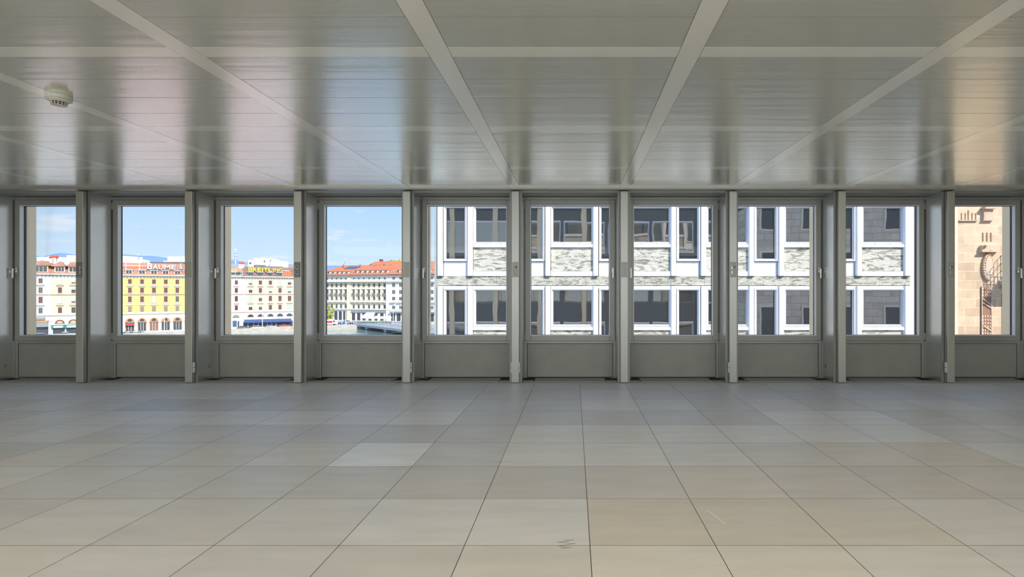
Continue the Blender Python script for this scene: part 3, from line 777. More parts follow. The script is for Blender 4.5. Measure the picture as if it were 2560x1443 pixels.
# A: white block at the left window
A = building(40, 128, 'white building at left end of the quay row, grey awning below', M_wht, M_tile, 11.6)
for x0, x1 in ((62, 72), (96.3, 106.7)):
    for i, (zt, zb) in enumerate(ROWS):
        fwin(A, row.u(x0), row.u(x1), zr(zb), zr(zt), 'open', M_redwood if i in (0, 2) else M_greywood)
        if i in (1, 3): hood(A, row.u(x0), row.u(x1), zr(zt)+.55)
dormer(A, 103, zr(7.8), zr(9.9), 3.4, True); chimney(A, 126, 647, 671, 1.2); 
MB().box(row.u(123), row.u(127), -.12, 0, zr(-6), zr(6)).build('quoins', M_stone, A)
MB().box(row.u(60), row.u(122.5), -1.6, 0, zr(-8.8+.0), zr(-8.3)).build('fascia', M_orange, A)
MB().box(row.u(60), row.u(122.5), -1.5, 0, zr(-10.4), zr(-8.9)).build('awning', M_grey, A)
MB().box(row.u(60), row.u(122.5), -.3, 0, .2, zr(-10.5)).build('shopfront', M_dk, A)
MB().box(row.u(89), row.u(113), -1.2, 0, zr(-8.0), zr(-7.2)).build('balcony_clutter', M_grey, A)
# B: cream block
B_ = building(128, 262, 'cream building with teal shopfronts, second in the quay row', M_cream, M_tile, 11.3)
for x0, x1, st in ((145, 155, ['blind','open','blind','open']), (178.6, 189, ['blind','half','blind','open']), (212, 222, ['open']*4), (240, 249, ['open']*4)):
    for i, (zt, zb) in enumerate(ROWS):
        fwin(B_, row.u(x0), row.u(x1), zr(zb), zr(zt), st[i], M_redwood)
        if i in (1, 3): hood(B_, row.u(x0), row.u(x1), zr(zt)+.55)
dormer(B_, 149.5, zr(7.9), zr(9.7), 2.6, True); dormer(B_, 182, zr(7.9), zr(9.7), 2.2, True); chimney(B_, 131.5, 646, 671, 1.1)
for x0, x1 in ((137.5, 162), (171, 196), (206, 230)):
    a_ = MB().prism_y(arch_pts(row.u(x0), row.u(x1), zr(-9.6), zr(-9.4)), -.16, 0).build('arch', M_redwood, B_)
    u0, u1 = row.u(x0+5), row.u(x1-5); MB().prism_y(arch_pts(u0, u1, zr(-9.5), zr(-9.3)), -.22, 0).build('arch_light', mat('amber_glazing', (.50,.46,.26), .4), a_)
    fs = MB().box(row.u(x0-9), row.u(x1+3), -.9, 0, zr(-11.0), zr(-9.9)).build('shop_fascia', M_teal, B_)
    MB().box(row.u(x0-2), row.u(x1-4), -.95, -.85, zr(-10.8), zr(-10.2)).build('fascia_board', M_signw, fs)
    MB().box(row.u(x0-5), row.u(x1), -.2, 0, .3, zr(-11.0)).build('shopfront', M_dk, B_)
# Y: yellow block
Y_ = building(262, 520, 'yellow building with five orange arches and roof lettering', M_yellow, mat('striped_rust_roof', (.50, .20, .12), .8, noise=(.55, .25, (.3, 1, 6))), 11.7)
for j, (x0, x1) in enumerate(((290,299),(320.3,329.2),(350.6,359.7),(380.2,389.6),(410,419),(439,447.6),(467,475.5),(493,501))):
    for i, (zt, zb) in enumerate(ROWS):
        st = 'shut' if i == 3 else ('blind' if (i == 2 and j == 3) else 'open')
        fwin(Y_, row.u(x0), row.u(x1), zr(zb), zr(zt), st, M_redwood if j != 5 or i < 2 else M_greywood)
        if i in (1, 3): hood(Y_, row.u(x0), row.u(x1), zr(zt)+.45, M_stone)
for j, (x0, x1) in enumerate(((313.6,336),(344.4,366),(374,396),(403.5,425),(433,455),(462,484),(490,511))):
    a_ = MB().prism_y(arch_pts(row.u(x0), row.u(x1), .4, zr(-9.4)), -.12, 0).build('arch', M_orangearch, Y_)
    MB().prism_y(arch_pts(row.u(x0+6), row.u(x1-6), zr(-9.3), zr(-9.0), 8), -.2, 0).build('arch_light', M_fpane, a_)
    MB().box(row.u(x0)+.15, row.u(x1)-.15, -.22, 0, .4, zr(-9.9)).build('shopfront', M_dk if j != 2 else mat('brown_doors', (.25,.12,.09), .6), a_)
    MB().box(row.u(x0)-.2, row.u(x1)+.2, -.4, 0, zr(-9.85), zr(-9.55)).build('arch_rail', M_greywood, a_)
    for t_ in (.35, .65):
        uu = row.u(x0)+(row.u(x1)-row.u(x0))*t_; MB().box(uu-.07, uu+.07, -.28, 0, .4, zr(-9.9)).build('glazing_bar', M_palewood, a_)
    if j == 0: MB().box(row.u(x0), row.u(x1), -1.2, 0, zr(-10.7), zr(-10.1)).build('awning', M_red, a_)
for px in (322.5, 355, 385, 414, 444, 472): dormer(Y_, px, zr(7.6), zr(8.95), 2.1, m=M_stone if px < 400 else M_ivory)
b = MB()
for px in (292, 315, 348.5): b.box(row.u(px)-.1, row.u(px)+.1, .2, .4, zr(9.0), zr(12.2))
b.box(row.u(292), row.u(366), .25, .35, zr(10.6), zr(10.75)); b.build('roof_railing', M_signw, Y_)
for px, py, r_ in ((336,652,1.1),(344,656,1.0),(359,654,.9),(368,655,.8)):
    u = row.u(px); MB().tube((u, 4, zr(11)), (u, 4, row.z(px, py, 4)), .12).ico((u, 4, row.z(px, py, 4)), r_*.8, 1, (1,.4,1)).build('satellite_dish', M_signw, Y_)
# C, D: white and cream blocks with the yellow letters
Cb = building(520, 606.5, 'narrow white building left of the yellow roof lettering', M_wht, mat('mossy_tiles', (.42,.27,.16), .85, noise=(.4,.3)), 11.0)
for x0, x1 in ((556, 564), (587, 594.7)):
    for i, (zt, zb) in enumerate(ROWS):
        fwin(Cb, row.u(x0), row.u(x1), zr(zb), zr(zt), 'open', M_redwood)
        if i in (1, 3): hood(Cb, row.u(x0), row.u(x1), zr(zt)+.5)
a_ = MB().prism_y(arch_pts(row.u(581), row.u(599), zr(-9.0), zr(-8.9)), -.12, 0).build('arch', M_greywood, Cb)
MB().box(row.u(581.5), row.u(592), -.15, 0, .8, zr(-10.0)).build('shopfront', mat('blue_shop', (.05,.12,.22), .3), Cb); MB().box(row.u(594), row.u(598), -.15, 0, .4, zr(-10.2)).build('shop_door', M_dk, Cb)
dormer(Cb, 583, zr(7.7), zr(8.8), 4.6); dormer(Cb, 601, zr(7.7), zr(8.8), 1.6); chimney(Cb, 604.5, 661, 674, 1.8)
D_ = building(606.5, 760, 'cream building under the yellow roof lettering, navy awning below', M_cream, mat('dark_brown_roof', (.26, .14, .11), .8, noise=(.9, .3, (.6, 1, 3))), 11.2)
MB().box(row.u(607.5), row.u(612), -.14, 0, zr(-6), zr(6)).build('quoins', M_stone, D_)
st = {0:['green','half','green','half'],1:['open','open','half','half'],2:['open','green','open','open'],3:['green','open','open','open'],4:['half','green','open','green'],5:['open']*4}
for j, (x0, x1) in enumerate(((622,631),(647,655),(672,680),(696,704),(719.5,728),(743,751))):
    for i, (zt, zb) in enumerate(ROWS):
        fwin(D_, row.u(x0), row.u(x1), zr(zb), zr(zt), st[j][i], M_redwood)
        if i in (1, 3): hood(D_, row.u(x0), row.u(x1), zr(zt)+.5)
for x0, x1 in ((618,635),(643,660),(667.5,684.5),(691.5,708.5),(715,732)):
    a_ = MB().prism_y(arch_pts(row.u(x0), row.u(x1), zr(-8.75), zr(-8.7)), -.12, 0).build('arch', M_greywood, D_)
    MB().prism_y(arch_pts(row.u(x0)+.3, row.u(x1)-.3, zr(-8.7), zr(-8.6)), -.16, 0).build('arch_light', M_fpane, a_)
aw = MB().poly([(row.u(610),-1.8,zr(-10.5)),(row.u(728),-1.8,zr(-10.5)),(row.u(728),0,zr(-9.6)),(row.u(610),0,zr(-9.6)),(row.u(610),-1.8,zr(-10.9)),(row.u(728),-1.8,zr(-10.9))],[(0,1,2,3),(0,4,5,1)]).build('awning', M_blue, D_)
MB().box(row.u(608), row.u(732), -.2, 0, .3, zr(-10.5)).build('shopfront', M_dk, D_)
for px in (620, 634, 645.5, 656, 668, 679, 690): MB().box(row.u(px)-.12, row.u(px)+.12, -.3, 0, .3, zr(-10.6)).build('shop_pier', M_palewood, D_)
for px in (626, 650, 675, 699): dormer(D_, px, zr(7.5), zr(8.9), 1.9, m=M_slate)
dormer(D_, 713.5, zr(7.5), zr(9.7), 2.6, m=M_wht)
b = MB(); u0, u1 = row.u(707), row.u(728)
b.prism_y(arch_pts(u0, u1, zr(7.4), zr(8.7), 12), -.3, 9); b.build('round_gable', M_tile2, D_)
b = MB(); b.box(row.u(640), row.u(668), 6, 10, zr(10), zr(12.2)); b.box(row.u(668), row.u(712), 6, 10, zr(10), zr(11.7)); b.build('roof_plant', M_slate, D_)

# roof signs: letters are separate parts
def sign(R, text, px0, px1, py0, py1, m, label, back=.2, name='roof_sign', first_big=False, ytop0=None):
    root = R_ = row.root(name, label, 'sign')
    u0, u1 = row.u(px0), row.u(px1); z0 = row.z(px0, py1, back); z1 = row.z(px0, py0, back)
    n = len(text); wds = {'I':.5,'M':1.25,'W':1.3,' ':.45}
    tot = sum(wds.get(c, 1) for c in text); x = u0
    for i, ch in enumerate(text):
        wd = (u1-u0)/tot*wds.get(ch, 1)
        if ch != ' ':
            if ch == 'B':
                hz = (z1-z0)*(1.22 if first_big else 1); a_, c_ = x+wd*.07, x+wd*.91; t_ = hz*.17; sw = (c_-a_)*.28
                b = MB(); b.box(a_, a_+sw, back-.12, back+.12, z0, z0+hz); b.box(a_+sw, c_-sw*.5, back-.12, back+.12, z0, z0+t_)
                b.box(a_+sw, c_-sw*.5, back-.12, back+.12, z0+hz*.43, z0+hz*.43+t_); b.box(a_+sw, c_-sw*.7, back-.12, back+.12, z0+hz-t_, z0+hz)
                b.prism_y([(c_-sw*.6, z0), (c_-sw*.2, z0), (c_, z0+t_), (c_, z0+hz*.43), (c_-sw*.3, z0+hz*.51), (c_-sw*1.1, z0+hz*.51), (c_-sw*1.1, z0+t_)], back-.11, back+.11)
                b.prism_y([(c_-sw*1.2, z0+hz*.55), (c_-sw*.3, z0+hz*.51), (c_-sw*.12, z0+hz*.6), (c_-sw*.12, z0+hz-t_), (c_-sw*.4, z0+hz), (c_-sw*1.2, z0+hz-t_)], back-.11, back+.11)
                b.build('letter', m, root); x += wd; continue
            cu = bpy.data.curves.new('letter', 'FONT'); cu.body = ch; cu.extrude = .12; cu.offset = 0 if ch in 'MGNU&' else .028; cu.size = 1
            ob = bpy.data.objects.new('letter_tmp', cu); C.objects.link(ob)
            dg = bpy.context.evaluated_depsgraph_get(); me = bpy.data.meshes.new_from_object(ob.evaluated_get(dg)); bpy.data.objects.remove(ob)
            xs = [v.co.x for v in me.vertices]; ys = [v.co.y for v in me.vertices]
            hz = (z1-z0)*(1.22 if (first_big and i == 0) else 1)
            for v in me.vertices:
                X = (v.co.x-min(xs))/(max(xs)-min(xs)); Y = (v.co.y-min(ys))/(max(ys)-min(ys))
                v.co = Vector(((x+wd*.07+X*wd*.84) if ch != 'I' else (x+wd*.3+X*wd*.4), back-v.co.z, z0+Y*hz))
            me.materials.clear(); me.materials.append(m); o = bpy.data.objects.new('letter', me); C.objects.link(o); o.parent = root
        if ch == 'G': MB().box(x+wd*.5, x+wd*.92, back-.12, back+.12, z0+(z1-z0)*.36, z0+(z1-z0)*.50).box(x+wd*.78, x+wd*.92, back-.12, back+.12, z0+(z1-z0)*.04, z0+(z1-z0)*.42).build('letter_bar', m, o)
        x += wd
    MB().box(u0, u1, back+.15, back+.3, z0+.1, z0+.25).box(u0, u1, back+.15, back+.3, z1-.5, z1-.35).build('support_rails', M_greywood, root)
    b = MB()
    for i in range(6): uu = u0+(u1-u0)*i/5; b.box(uu-.06, uu+.06, back+.3, back+.42, zr(7.6), z1-.3)
    b.build('support_posts', M_greywood, root)
sign(Y_, 'BAUME', 367, 441, 661, 672.5, M_signw, 'white BAUME lettering on the yellow building roof', first_big=True)
sign(Y_, '&', 448, 457, 659, 673, M_signw, 'white ampersand behind the pillar, on the yellow building roof', name='roof_sign')
sign(D_, 'BREITLING', 620.5, 707.5, 669, 678.5, M_signy, 'yellow BREITLING lettering on the cream building roof')
rs = row.root('roof_sign', 'white star and letter Z standing on the cream building roof', 'sign')
u, z = row.u(143), row.z(143, 659, 1); pts = []
for i in range(10):
    r_ = 1.0 if i % 2 == 0 else .42; a = PI/2+2*PI*i/10; pts.append((u+r_*math.cos(a)*1.05, z+r_*math.sin(a)))
MB().prism_y(pts, .9, 1.1).build('star', M_signw, rs)
u0, u1, z0, z1 = row.u(158), row.u(176), row.z(167, 665, 1), row.z(167, 653, 1)
MB().prism_y([(u0,z1),(u1-.3,z1),(u1-.3,z1-.35),(u0+1.2,z0+.4),(u1,z0+.4),(u1,z0),(u0,z0),(u0,z0+.35),(u1-1.6,z1-.4),(u0,z1-.4)], .9, 1.1).build('letter', M_signw, rs)
MB().box(u0, u0+.15, 1.1, 1.25, zr(8.5), z1).box(u1-.15, u1, 1.1, 1.25, zr(8.5), z1).box(u, u+.15, 1.1, 1.25, zr(8.5), z).build('support_posts', M_greywood, rs)

# white modern blocks behind the row
def back_block(label, d, boxes, m=M_wht, wins=()):
    px0 = boxes[0][0]; R = thing('background_building', label, 'building', ((px0-VX)*d/F, d, GZ)); s_ = d/F
    for i, (xa, xb, ya, yb) in enumerate(boxes):
        MB().box((xa-px0)*s_, (xb-px0)*s_, i*1.5, 18, 0 if i == 0 else 12, EYE+(VY-ya)*s_-GZ).build('block', m, R)
    for xa, xb, ya, yb in wins:
        MB().box((xa-px0)*s_, (xb-px0)*s_, -.2, .1, EYE+(VY-yb)*s_-GZ, EYE+(VY-ya)*s_-GZ).build('window', M_fpane, R)
    return R
back_block('white block above the leftmost roof, row of small windows', 260, [(80,121,655,700),(84,112,642,700),(104,110,640,700)], M_wht, [(88+6*i,91+6*i,657.5,659.5) for i in range(5)])
back_block('white penthouse behind the star sign', 290, [(155,300,645,700),(160,290,638,700)], M_wht)
back_block('grey roofed block between the star and the chimneys', 300, [(120,160,646,700)], M_zinc)
back_block('long white slab above the BAUME letters', 320, [(408,520,652,700),(414,500,641,700)], M_wht)
back_block('dark low roof behind the BAUME letters', 262, [(356,470,655,700)], M_slate)
back_block('white rooftop block with antennas behind the BREITLING letters', 300, [(620,678,650,700),(630,654,645,700),(640,650,644,700)], M_wht, [(660,663,652,655),(624,628,656,660)])
back_block('long pale roof line behind the BREITLING letters', 325, [(560,740,660,700)], M_zinc)
back_block('small white roof box right of the BREITLING building', 348, [(702,707,657,700)], M_wht)
def mast(px, y0, y1, d, label, r=.5, m=M_signw):
    s_ = d/F; z0, z1 = EYE+(VY-y1)*s_, EYE+(VY-y0)*s_
    R = thing('antenna_mast', label, 'antenna', ((px-VX)*s_, d, GZ)); H = z1-GZ; q0 = z0-GZ
    MB().tube((0,0,0), (0,0,q0+(z1-z0)*.9), r, r*.45).build('lattice_tube', m, R)
    MB().tube((0,0,q0+(z1-z0)*.9), (0,0,H), r*.15).build('tip', M_grey, R)
    for t_ in (.3, .45, .62, .8): MB().tube((0,0,q0+(z1-z0)*t_), (0,0,q0+(z1-z0)*t_+.5), r*1.6).build('ring_platform', M_grey if t_ < .7 else M_signw, R)
mast(589, 617, 662, 420, 'white telecom mast rising above the mossy roof', .55)
mast(676.5, 644, 660, 296, 'thin dark antenna right of the white rooftop block', .16, M_grey)
mast(599.5, 650, 662, 296, 'thin antenna left of the white rooftop block', .12, M_grey)
mast(346, 634, 656, 258, 'thin roof antenna over the yellow building', .12, M_grey)
mast(862, 647, 668, 315, 'thin antenna above the hotel ridge', .12, M_grey)

# ------------------------------------------------------------------ hotel with the orange roof
H = Fac(800, 281, 1120, 264)
hr = H.root('hotel_building', 'long white hotel with orange tiled roof and dormers', 'building')
def hz(py): return EYE+(VY-py)*274/F-GZ
def hu(px): return H.u(px)
za, zc, zg = hz(688), hz(703), hz(773)
MB().box(hu(786), hu(1160), 0, 22, 0, za).build('wall', M_stone, hr)
MB().box(hu(868.6), hu(877.7), -.5, 0, 0, za).build('pilaster', M_ivory, hr)
MB().box(hu(967), hu(1160), -.7, 0, 0, za).build('corner_wing', M_stone, hr)
MB().box(hu(786), hu(1160), -1.6, 0, za-.15, za+.3).build('eaves', M_greywood, hr)
MB().box(hu(786), hu(1160), -1.9, 0, zc-.35, zc+.25).build('cornice', M_stone, hr)
MB().box(hu(786), hu(1160), -.9, 0, zg-.25, zg+.2).build('string_course', M_stone, hr)
MB().box(hu(786), hu(967), -.04, 0, zg+.2, zc-.4).build('recessed_field', M_ivory, hr)
cols = [807, 818.3, 829.4, 840.9, 852.3, 863.7, 883.8, 896.3, 908.8, 922, 934.8, 947.6, 960.8]
rows_ = [(694, 699, .9), (708.5, 718.5, 1.25), (724, 738, 1.25), (741, 752, 1.25), (761, 772.5, 1.25)]
def hwin(px, y0, y1, wd, off=0):
    u = hu(px)+.2; z0, z1 = hz(y1), hz(y0)
    f_ = MB().ring(u-wd/2, u+wd/2, z0, z1, .12, off-.10, off+.05).build('window', M_palewood, hr)
    MB().box(u-wd/2+.1, u+wd/2-.1, off-.04, off+.02, z0+.1, z1-.1).build('pane', M_fpane, f_)
    return f_
for px in cols:
    for j, (y0, y1, wd) in enumerate(rows_):
        f_ = hwin(px, y0, y1, wd, -.04)
        u = hu(px)+.2
        if j == 2: MB().box(u-.85, u+.85, -.7, -.04, hz(738)-.15, hz(738)+.05).box(u-.85, u+.85, -.7, -.64, hz(738), hz(738)+.95).build('balconette', M_greywood, f_)
        if j == 2: MB().box(u-.9, u+.9, -.6, -.04, hz(724)+.25, hz(724)+.5).build('hood', M_stone, f_)
        if j == 3:
            MB().box(u-1.05, u+1.05, -1.3, -.04, hz(754.5)-.2, hz(754.5)+.1).box(u-.9, u-.6, -1.0, -.04, hz(757), hz(754.5)).box(u+.6, u+.9, -1.0, -.04, hz(757), hz(754.5)).build('balcony', M_stone, f_)
            b = MB(); b.box(u-1.0, u+1.0, -1.28, -1.2, hz(754.5)+.95, hz(754.5)+1.05)
            for q_ in range(8): b.box(u-1.0+.27*q_, u-.92+.27*q_, -1.28, -1.2, hz(754.5), hz(754.5)+.95)
            b.build('balustrade', M_palewood, f_)
for px in (985.5, 1003, 1020, 1037, 1054, 1068, 1081, 1095):
    for j, (y0, y1, wd) in enumerate(((693,700,1.5),(708.5,718,1.7),(725,735,1.7),(742,752,1.7),(764,774.5,1.7))):
        f_ = hwin(px, y0, y1, wd, -.7); u = hu(px)+.2
        MB().box(u-.06, u+.06, -.86, -.72, hz(y1), hz(y0)).build('mullion', M_palewood, f_)
        if j == 3: MB().box(u-1.3, u+1.3, -1.9, -.7, hz(755)-.2, hz(755)+.1).box(u-1.3, u+1.3, -1.9, -1.8, hz(755), hz(752)+.3).build('balcony', M_stone, f_)
for px in (815, 840, 851, 862): MB().box(hu(px-3.6), hu(px+3.6), -.12, 0, .4, hz(779)).build('ground_window', M_dk, hr)
for px in (884, 897, 910, 925, 940, 955): MB().box(hu(px-3.8), hu(px+3.8), -.12, 0, .3, hz(783)).build('ground_window', M_dk, hr)
MB().box(hu(877.7), hu(967), -.6, 0, hz(781), hz(779.5)).build('shop_fascia', M_grey, hr)
for px in (985, 999, 1013, 1040, 1070, 1082): MB().box(hu(px-4.5), hu(px+4.5), -.85, -.7, .3, hz(783)).build('ground_window', M_dk, hr)
MB().box(hu(979), hu(1095), -2.2, -.7, hz(780), hz(778)).build('canopy', M_grey, hr)
# roofs
zl, zh = EYE+(VY-664)*290/F-GZ, EYE+(VY-656)*292/F-GZ
def hub(px, back): # u of a pixel at depth behind the facade
    k = 1+back/274.0; return H.u(VX+(px-VX)*1.0)*1.0
uL, uV, uR = hu(786), hu(881), hu(1160)
MB().poly([(hu(811)-4,-1.6,za+.2),(uV+3,-1.6,za+.2),(uV+6.5,9,zl),(hu(835)-1.5,9,zl),(hu(811)-4,22,za+.2),(uV+3,22,za+.2)],
   [(0,1,2,3),(0,3,4),(3,2,5,4),(0,4,5,1),(1,5,2)]).build('roof', M_tile2, hr)
MB().poly([(uV-.5,-1.7,za+.2),(hu(974),-1.7,za+.2),(hu(984)+1.5,10,zh),(uV+6,10,zh),(uV-.5,22,za+.2),(hu(974),22,za+.2)],
   [(0,1,2,3),(0,3,4),(3,2,5,4),(1,5,2),(0,4,5,1)]).build('roof', M_tile2, hr)
MB().poly([(hu(974),-2.4,za+.2),(uR,-2.4,za+.2),(uR,10,zh-.4),(hu(984)+1.5,10,zh-.2),(hu(974),22,za+.2),(uR,22,za+.2)],
   [(0,1,2,3),(0,3,4),(3,2,5,4),(1,5,2),(0,4,5,1)]).build('roof', mat('orange_roof_wing', (.56,.19,.09), .8, noise=(.5,.12,(.3,1,2))), hr)
def hdorm(px, y0, y1):
    u = hu(px); z0, z1 = hz(y1)+.3, hz(y0)+.3
    d_ = MB().box(u-.55, u+.55, -.6, 3.0, z0, z1).build('dormer', M_stone, hr); MB().box(u-.4, u+.4, -.68, -.6, z0+.15, z1-.15).build('dormer_pane', M_fpane, d_)
    MB().box(u-.8, u+.8, -.9, 3.2, z1, z1+.15).build('dormer_roof', M_slate, d_)
for px in (823.6, 835.4, 847, 858, 869.4): hdorm(px, 680, 686)
for px in (891.5, 903.7, 916.2, 928.5, 941.5, 954.3, 967.2, 997.5, 1015, 1045, 1075): hdorm(px, 678, 684.5)
def on_roof(px0, px1, t0, t1, ztop, m, name, back=9, lift=.25):   # panel lying on the front slope, t = fraction up
    z_ = lambda t: za+.2+(ztop-za-.2)*t+lift; y_ = lambda t: -1.6+(back+1.6)*t
    MB().poly([(hu(px0),y_(t0),z_(t0)),(hu(px1),y_(t0),z_(t0)),(hu(px1)+1,y_(t1),z_(t1)),(hu(px0)+1,y_(t1),z_(t1)),
       (hu(px0),y_(t0),z_(t0)-.3),(hu(px1),y_(t0),z_(t0)-.3),(hu(px1)+1,y_(t1),z_(t1)-.3),(hu(px0)+1,y_(t1),z_(t1)-.3)],[(0,1,2,3),(0,4,5,1),(1,5,6,2),(2,6,7,3),(3,7,4,0)]).build(name, m, hr)
for i in range(5): on_roof(844+6.3*i, 849.4+6.3*i, .58, .84, zl, M_solar, 'skylight')
for px in (907, 918, 930, 943, 956): on_roof(px-1.2, px+1.2, .66, .72, zh, M_slate, 'roof_vent', 10)
for px in (838, 881, 908, 942): 
    u = hu(px); MB().box(u-.2, u+.2, 6, 6.4, zl-3, zl+.2 if px < 890 else zl+.4).build('flue', M_slate, hr)
MB().poly([(hu(862),20,zl-2),(hu(906),20,zl-2),(hu(906),26,EYE+(VY-656.5)*300/F-GZ),(hu(867),26,EYE+(VY-656.5)*300/F-GZ),(hu(862),32,zl-2),(hu(906),32,zl-2)],[(0,1,2,3),(3,2,5,4),(0,3,4),(1,5,2)]).build('glazed_rear_roof', M_solar, hr)
MB().box(hu(913), hu(917.5), 12, 14, zh-2, EYE+(VY-648)*286/F-GZ).build('chimney', M_redwood, hr)
MB().box(hu(926), hu(937), 13, 16, zh-2, EYE+(VY-653)*287/F-GZ).build('roof_box', M_grey, hr)
MB().box(hu(974), hu(996), 13, 16, zh-2, EYE+(VY-653.5)*287/F-GZ).build('roof_box', M_grey, hr)
MB().ico((hu(938.5),14,zh+.3),1.0,1,jit=.2).ico((hu(948.5),14,zh+.2),.9,1,jit=.2).ico((hu(961),14,zh+.3),1.1,1,jit=.2).build('roof_shrubs', M_leafy, hr)

# ------------------------------------------------------------------ bridge
a = Vector((-87.2, 233.7)); c = a+Vector((.655, -.756))*95; BZ = 1.15
d = c-a; BR = thing('road_bridge', 'pale low road bridge crossing the river below the hotel', 'bridge', (a.x, a.y, BZ), math.atan2(d.y, d.x)); L = d.length
MB().box(0, L, -5, 5, GZ-.55, GZ-.05).build('deck', M_concrete, BR)
MB().box(0, L, -5.4, -4.6, GZ-.75, GZ+.1).box(0, L, 4.6, 5.4, GZ-.75, GZ+.1).build('edge_beam', M_concrete, BR)
for s_ in (-5.1, 5.1):
    b = MB(); n = 110
    for i in range(n): b.box(i*L/n, i*L/n+.07, s_-.04, s_+.04, GZ+.1, GZ+1.05)
    b.box(0, L, s_-.06, s_+.06, GZ+1.0, GZ+1.1); b.build('railing', M_grey, BR)
for i in range(1, 5): MB().prism_x([(-4.5, WZ-1), (4.5, WZ-1), (4.8, GZ-.5), (-4.8, GZ-.5)], i*L/5-1.2-8, i*L/5+1.2-8).build('pier', M_concrete, BR)
# ------------------------------------------------------------------ street furniture
def lamp(px, y0, d, label):
    s_ = d/F; z1 = EYE+(VY-y0)*s_; R = thing('street_lamp', label, 'street lamp', ((px-VX)*s_, d, GZ)); Hh = z1-GZ
    MB().tube((0,0,0), (0,0,Hh), .14, .09).build('pole', M_signw, R); MB().tube((0,0,Hh), (.9,0,Hh+.2), .07).box(.7,1.5,-.15,.15,Hh+.1,Hh+.28).build('lamp_head', M_zinc, R)
lamp(411, 788, 189, 'white street lamp before the fourth orange arch')
lamp(656, 784, 211, 'white street lamp before the navy awning')
lamp(122, 806, 172, 'white street lamp before the grey awning at far left')
lamp(864, 779, 250, 'white street lamp before the left part of the hotel')
lamp(983, 780, 240, 'white street lamp before the right end of the hotel')
def car(px, d, rz, m, label, L=4.3, name='car'):
    p = P(px, d); R = thing(name, label, 'car', (p.x, p.y, GZ), rz)
    prof = [(-L/2,.35),(L/2,.35),(L/2,.75),(L/2-.15,.9),(L*.22,1.0),(-L*.40,1.0),(-L/2,.85)]
    MB().prism_y(prof, -.85, .85).build('body', m, R, bevel=.08)
    MB().prism_y([(-L*.36,.95),(L*.24,.95),(L*.10,1.45),(-L*.26,1.45)], -.72, .72).build('windows', M_dk, R)
    MB().prism_y([(-L*.27,1.42),(L*.11,1.42),(L*.07,1.5),(-L*.24,1.5)], -.74, .74).build('roof', m, R)
    for sx in (-L*.30, L*.30):
        for sy in (-.8, .8): MB().tube((sx, sy-.1, .33), (sx, sy+.1, .33), .33, seg=14).build('wheel', M_tyre, R)
ra = row.ang
car(166, 178, ra, M_carwhite, 'white car parked before the teal shopfronts')
car(105, 174, ra, M_carblue, 'pale blue car parked at the left edge of the quay')
car(645, 212.5, ra, M_carwhite, 'white car passing the street lamp by the navy awning')
car(608, 210.5, ra, M_cardark, 'dark car left of the white car on the quay')
car(712, 220, ra, M_carred, 'dusty red car at the right end of the navy awning')
car(678, 217, ra, M_carsilver, 'silver car between the white and the red cars')
car(868, 252, 0, M_carblue, 'pale blue car under the left lamp before the hotel')
# red and white van by the tree
p = P(826, 240); R = thing('van', 'white van with red side panel at the left of the hotel', 'van', (p.x, p.y, GZ), .1)
MB().prism_y([(-2.8,.4),(2.8,.4),(2.8,1.3),(1.9,2.3),(-2.8,2.4)], -1, 1).build('body', M_carwhite, R, bevel=.1)
MB().box(-2.2, 1.2, -1.04, -1, 1.0, 1.9).build('side_panel', M_red, R); MB().prism_y([(1.4,1.35),(2.5,1.35),(1.9,2.1),(1.4,2.1)], -1.03, 1.03).build('windows', M_dk, R)
for sx in (-1.8, 1.8):
    for sy in (-.95, .95): MB().tube((sx, sy-.1, .36), (sx, sy+.1, .36), .36, seg=14).build('wheel', M_tyre, R)
# motorbikes by the yellow building
def bike(px, d, rz, label, grp, m):
    p = P(px, d); R = thing('scooter', label, 'scooter', (p.x, p.y, GZ), rz, grp)
    for sx in (-.6, .6): MB().tube((sx, -.06, .28), (sx, .06, .28), .28, seg=12).build('wheel', M_tyre, R)
    MB().prism_y([(-.75,.4),(.3,.35),(.55,.6),(.5,1.05),(.35,.75),(-.1,.7),(-.75,.85)], -.16, .16).build('body', m, R)
    MB().tube((.5, -.3, 1.08), (.5, .3, 1.08), .03).build('handlebar', M_dk, R)
for i, px in enumerate((311, 317, 323, 329, 336, 343, 350, 357)):
    bike(px, row_d(px)-9.5, ra+1.2, 'dark scooter in the parked row before the first two orange arches', 'scooters parked before the yellow building', (M_cardark, M_grey, M_carsilver)[i % 3])
for i, px in enumerate((849, 855, 873, 879, 885)):
    bike(px, 246, 1.2, 'scooter parked in the row before the hotel', 'scooters parked before the hotel', (M_cardark, M_grey, M_carred)[i % 3])
# tree at the left of the hotel
def tree(px, d, h, r, label, m):
    p = P(px, d); R = thing('street_tree', label, 'tree', (p.x, p.y, GZ)); MB().tube((0,0,0), (0,0,h*.5), .25, .15).build('trunk', M_bark, R)
    b = MB(); rr = random.Random(int(px))
    for i in range(70):
        a = rr.uniform(0, 2*PI); q_ = rr.uniform(0, 1)**.5*r; zz = rr.uniform(-1, 1)
        b.ico((q_*math.cos(a)*math.sqrt(max(0.05, 1-zz*zz*.8)), q_*math.sin(a)*math.sqrt(max(0.05, 1-zz*zz*.8)), h*.62+zz*h*.38), rr.uniform(.35, .75), 1, jit=.3)
    b.build('crown', m, R)
tree(820, 248, 8.2, 2.9, 'yellow-green tree at the left edge of the hotel view', M_leafy)
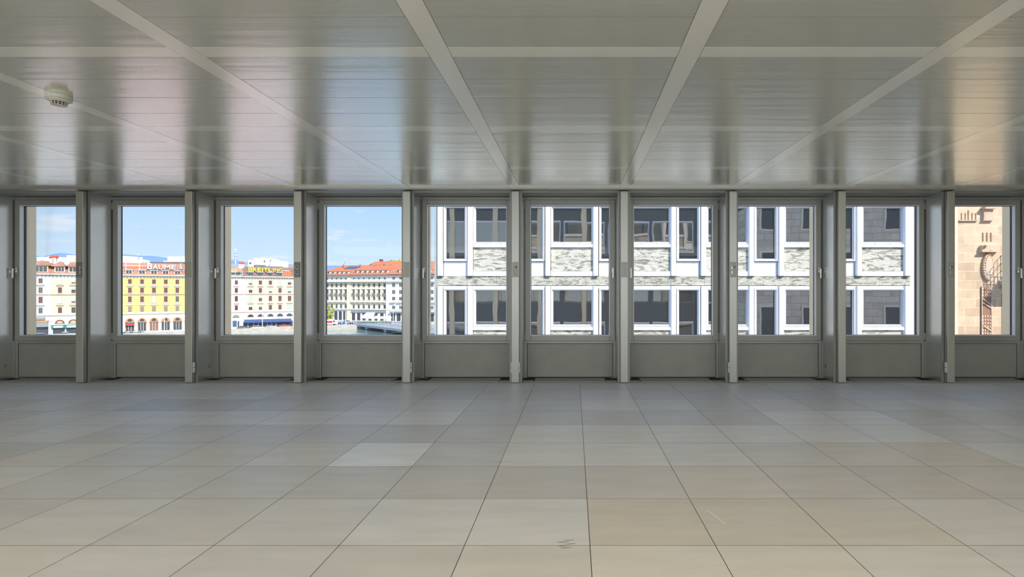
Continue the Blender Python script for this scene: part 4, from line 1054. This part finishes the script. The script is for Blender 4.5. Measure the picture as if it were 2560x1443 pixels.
# parasols on the cafe terrace
PAR = ['leftmost white parasol of the hotel terrace', 'second white parasol of the hotel terrace', 'third white parasol, middle of the hotel terrace', 'fourth white parasol of the hotel terrace', 'rightmost white parasol near the bridge head']
par0 = thing('parasol', PAR[0], 'parasol', (0,0,0), 0, 'white parasols on the hotel terrace')
MB().tube((0,0,0), (0,0,3.2), .06).build('pole', M_zinc, par0)
MB().poly([(-1.7,-1.7,2.5),(1.7,-1.7,2.5),(1.7,1.7,2.5),(-1.7,1.7,2.5),(0,0,3.4),(-1.7,-1.7,2.25),(1.7,-1.7,2.25),(1.7,1.7,2.25),(-1.7,1.7,2.25)],
  [(0,1,4),(1,2,4),(2,3,4),(3,0,4),(0,5,6,1),(1,6,7,2),(2,7,8,3),(3,8,5,0)]).build('canopy', M_canvas, par0)
for i, px in enumerate((916, 929, 942, 955, 968)):
    o = par0 if i == 0 else copy_tree(par0); p = P(px, 252 if i % 2 else 256.5); o.location = (p.x, p.y, GZ); o['label'] = PAR[i]
sc = MB().poly([(-3,-2.4,2.6),(3,-2.4,2.6),(2.4,2.4,4.6),(-1.6,2.4,4.6),(-3,-2.4,2.3),(3,-2.4,2.3)], [(0,1,2,3),(0,4,5,1)]).build('terrace_awning', M_canvas)
p = P(921, 262); sc.location = (p.x, p.y, GZ); tag(sc, 'big sloping white awning behind the leftmost parasols', 'awning')
MB().tube((-2.9,-2.3,0),(-2.9,-2.3,2.6),.06).tube((2.9,-2.3,0),(2.9,-2.3,2.6),.06).tube((-1.6,2.3,0),(-1.6,2.3,4.6),.06).tube((2.4,2.3,0),(2.4,2.3,4.6),.06).build('awning_posts', M_zinc, sc)
pl = thing('planter', 'leafy green planter in the row along the hotel terrace', 'planter', (0,0,0), 0, 'planters along the hotel terrace')
MB().box(-.45,.45,-.25,.25,0,.6).build('trough', M_greywood, pl); b = MB()
for i in range(7): b.ico((-.33+.11*i, random.uniform(-.1,.1), .85+random.uniform(-.1,.2)), .26, 1, jit=.25)
b.build('foliage', M_leaf, pl)
for i, px in enumerate((896, 903, 910, 918, 926, 934, 942, 950, 957, 966, 975)):
    o = pl if i == 0 else copy_tree(pl); p = P(px, 247); o.location = (p.x, p.y, GZ)
tb = thing('cafe_table', 'dark cafe table in the shade of the terrace parasols', 'table', (0,0,0), 0, 'cafe tables on the hotel terrace')
MB().tube((0,0,.7),(0,0,.75),.45,seg=12).build('tabletop', M_cardark, tb); MB().tube((0,0,0),(0,0,.7),.05).build('pedestal', M_cardark, tb)
for i, px in enumerate((913, 919, 925, 931, 937, 944, 951, 958, 964)):
    o = tb if i == 0 else copy_tree(tb); p = P(px, 250.5-(i % 2)*2); o.location = (p.x, p.y, GZ)
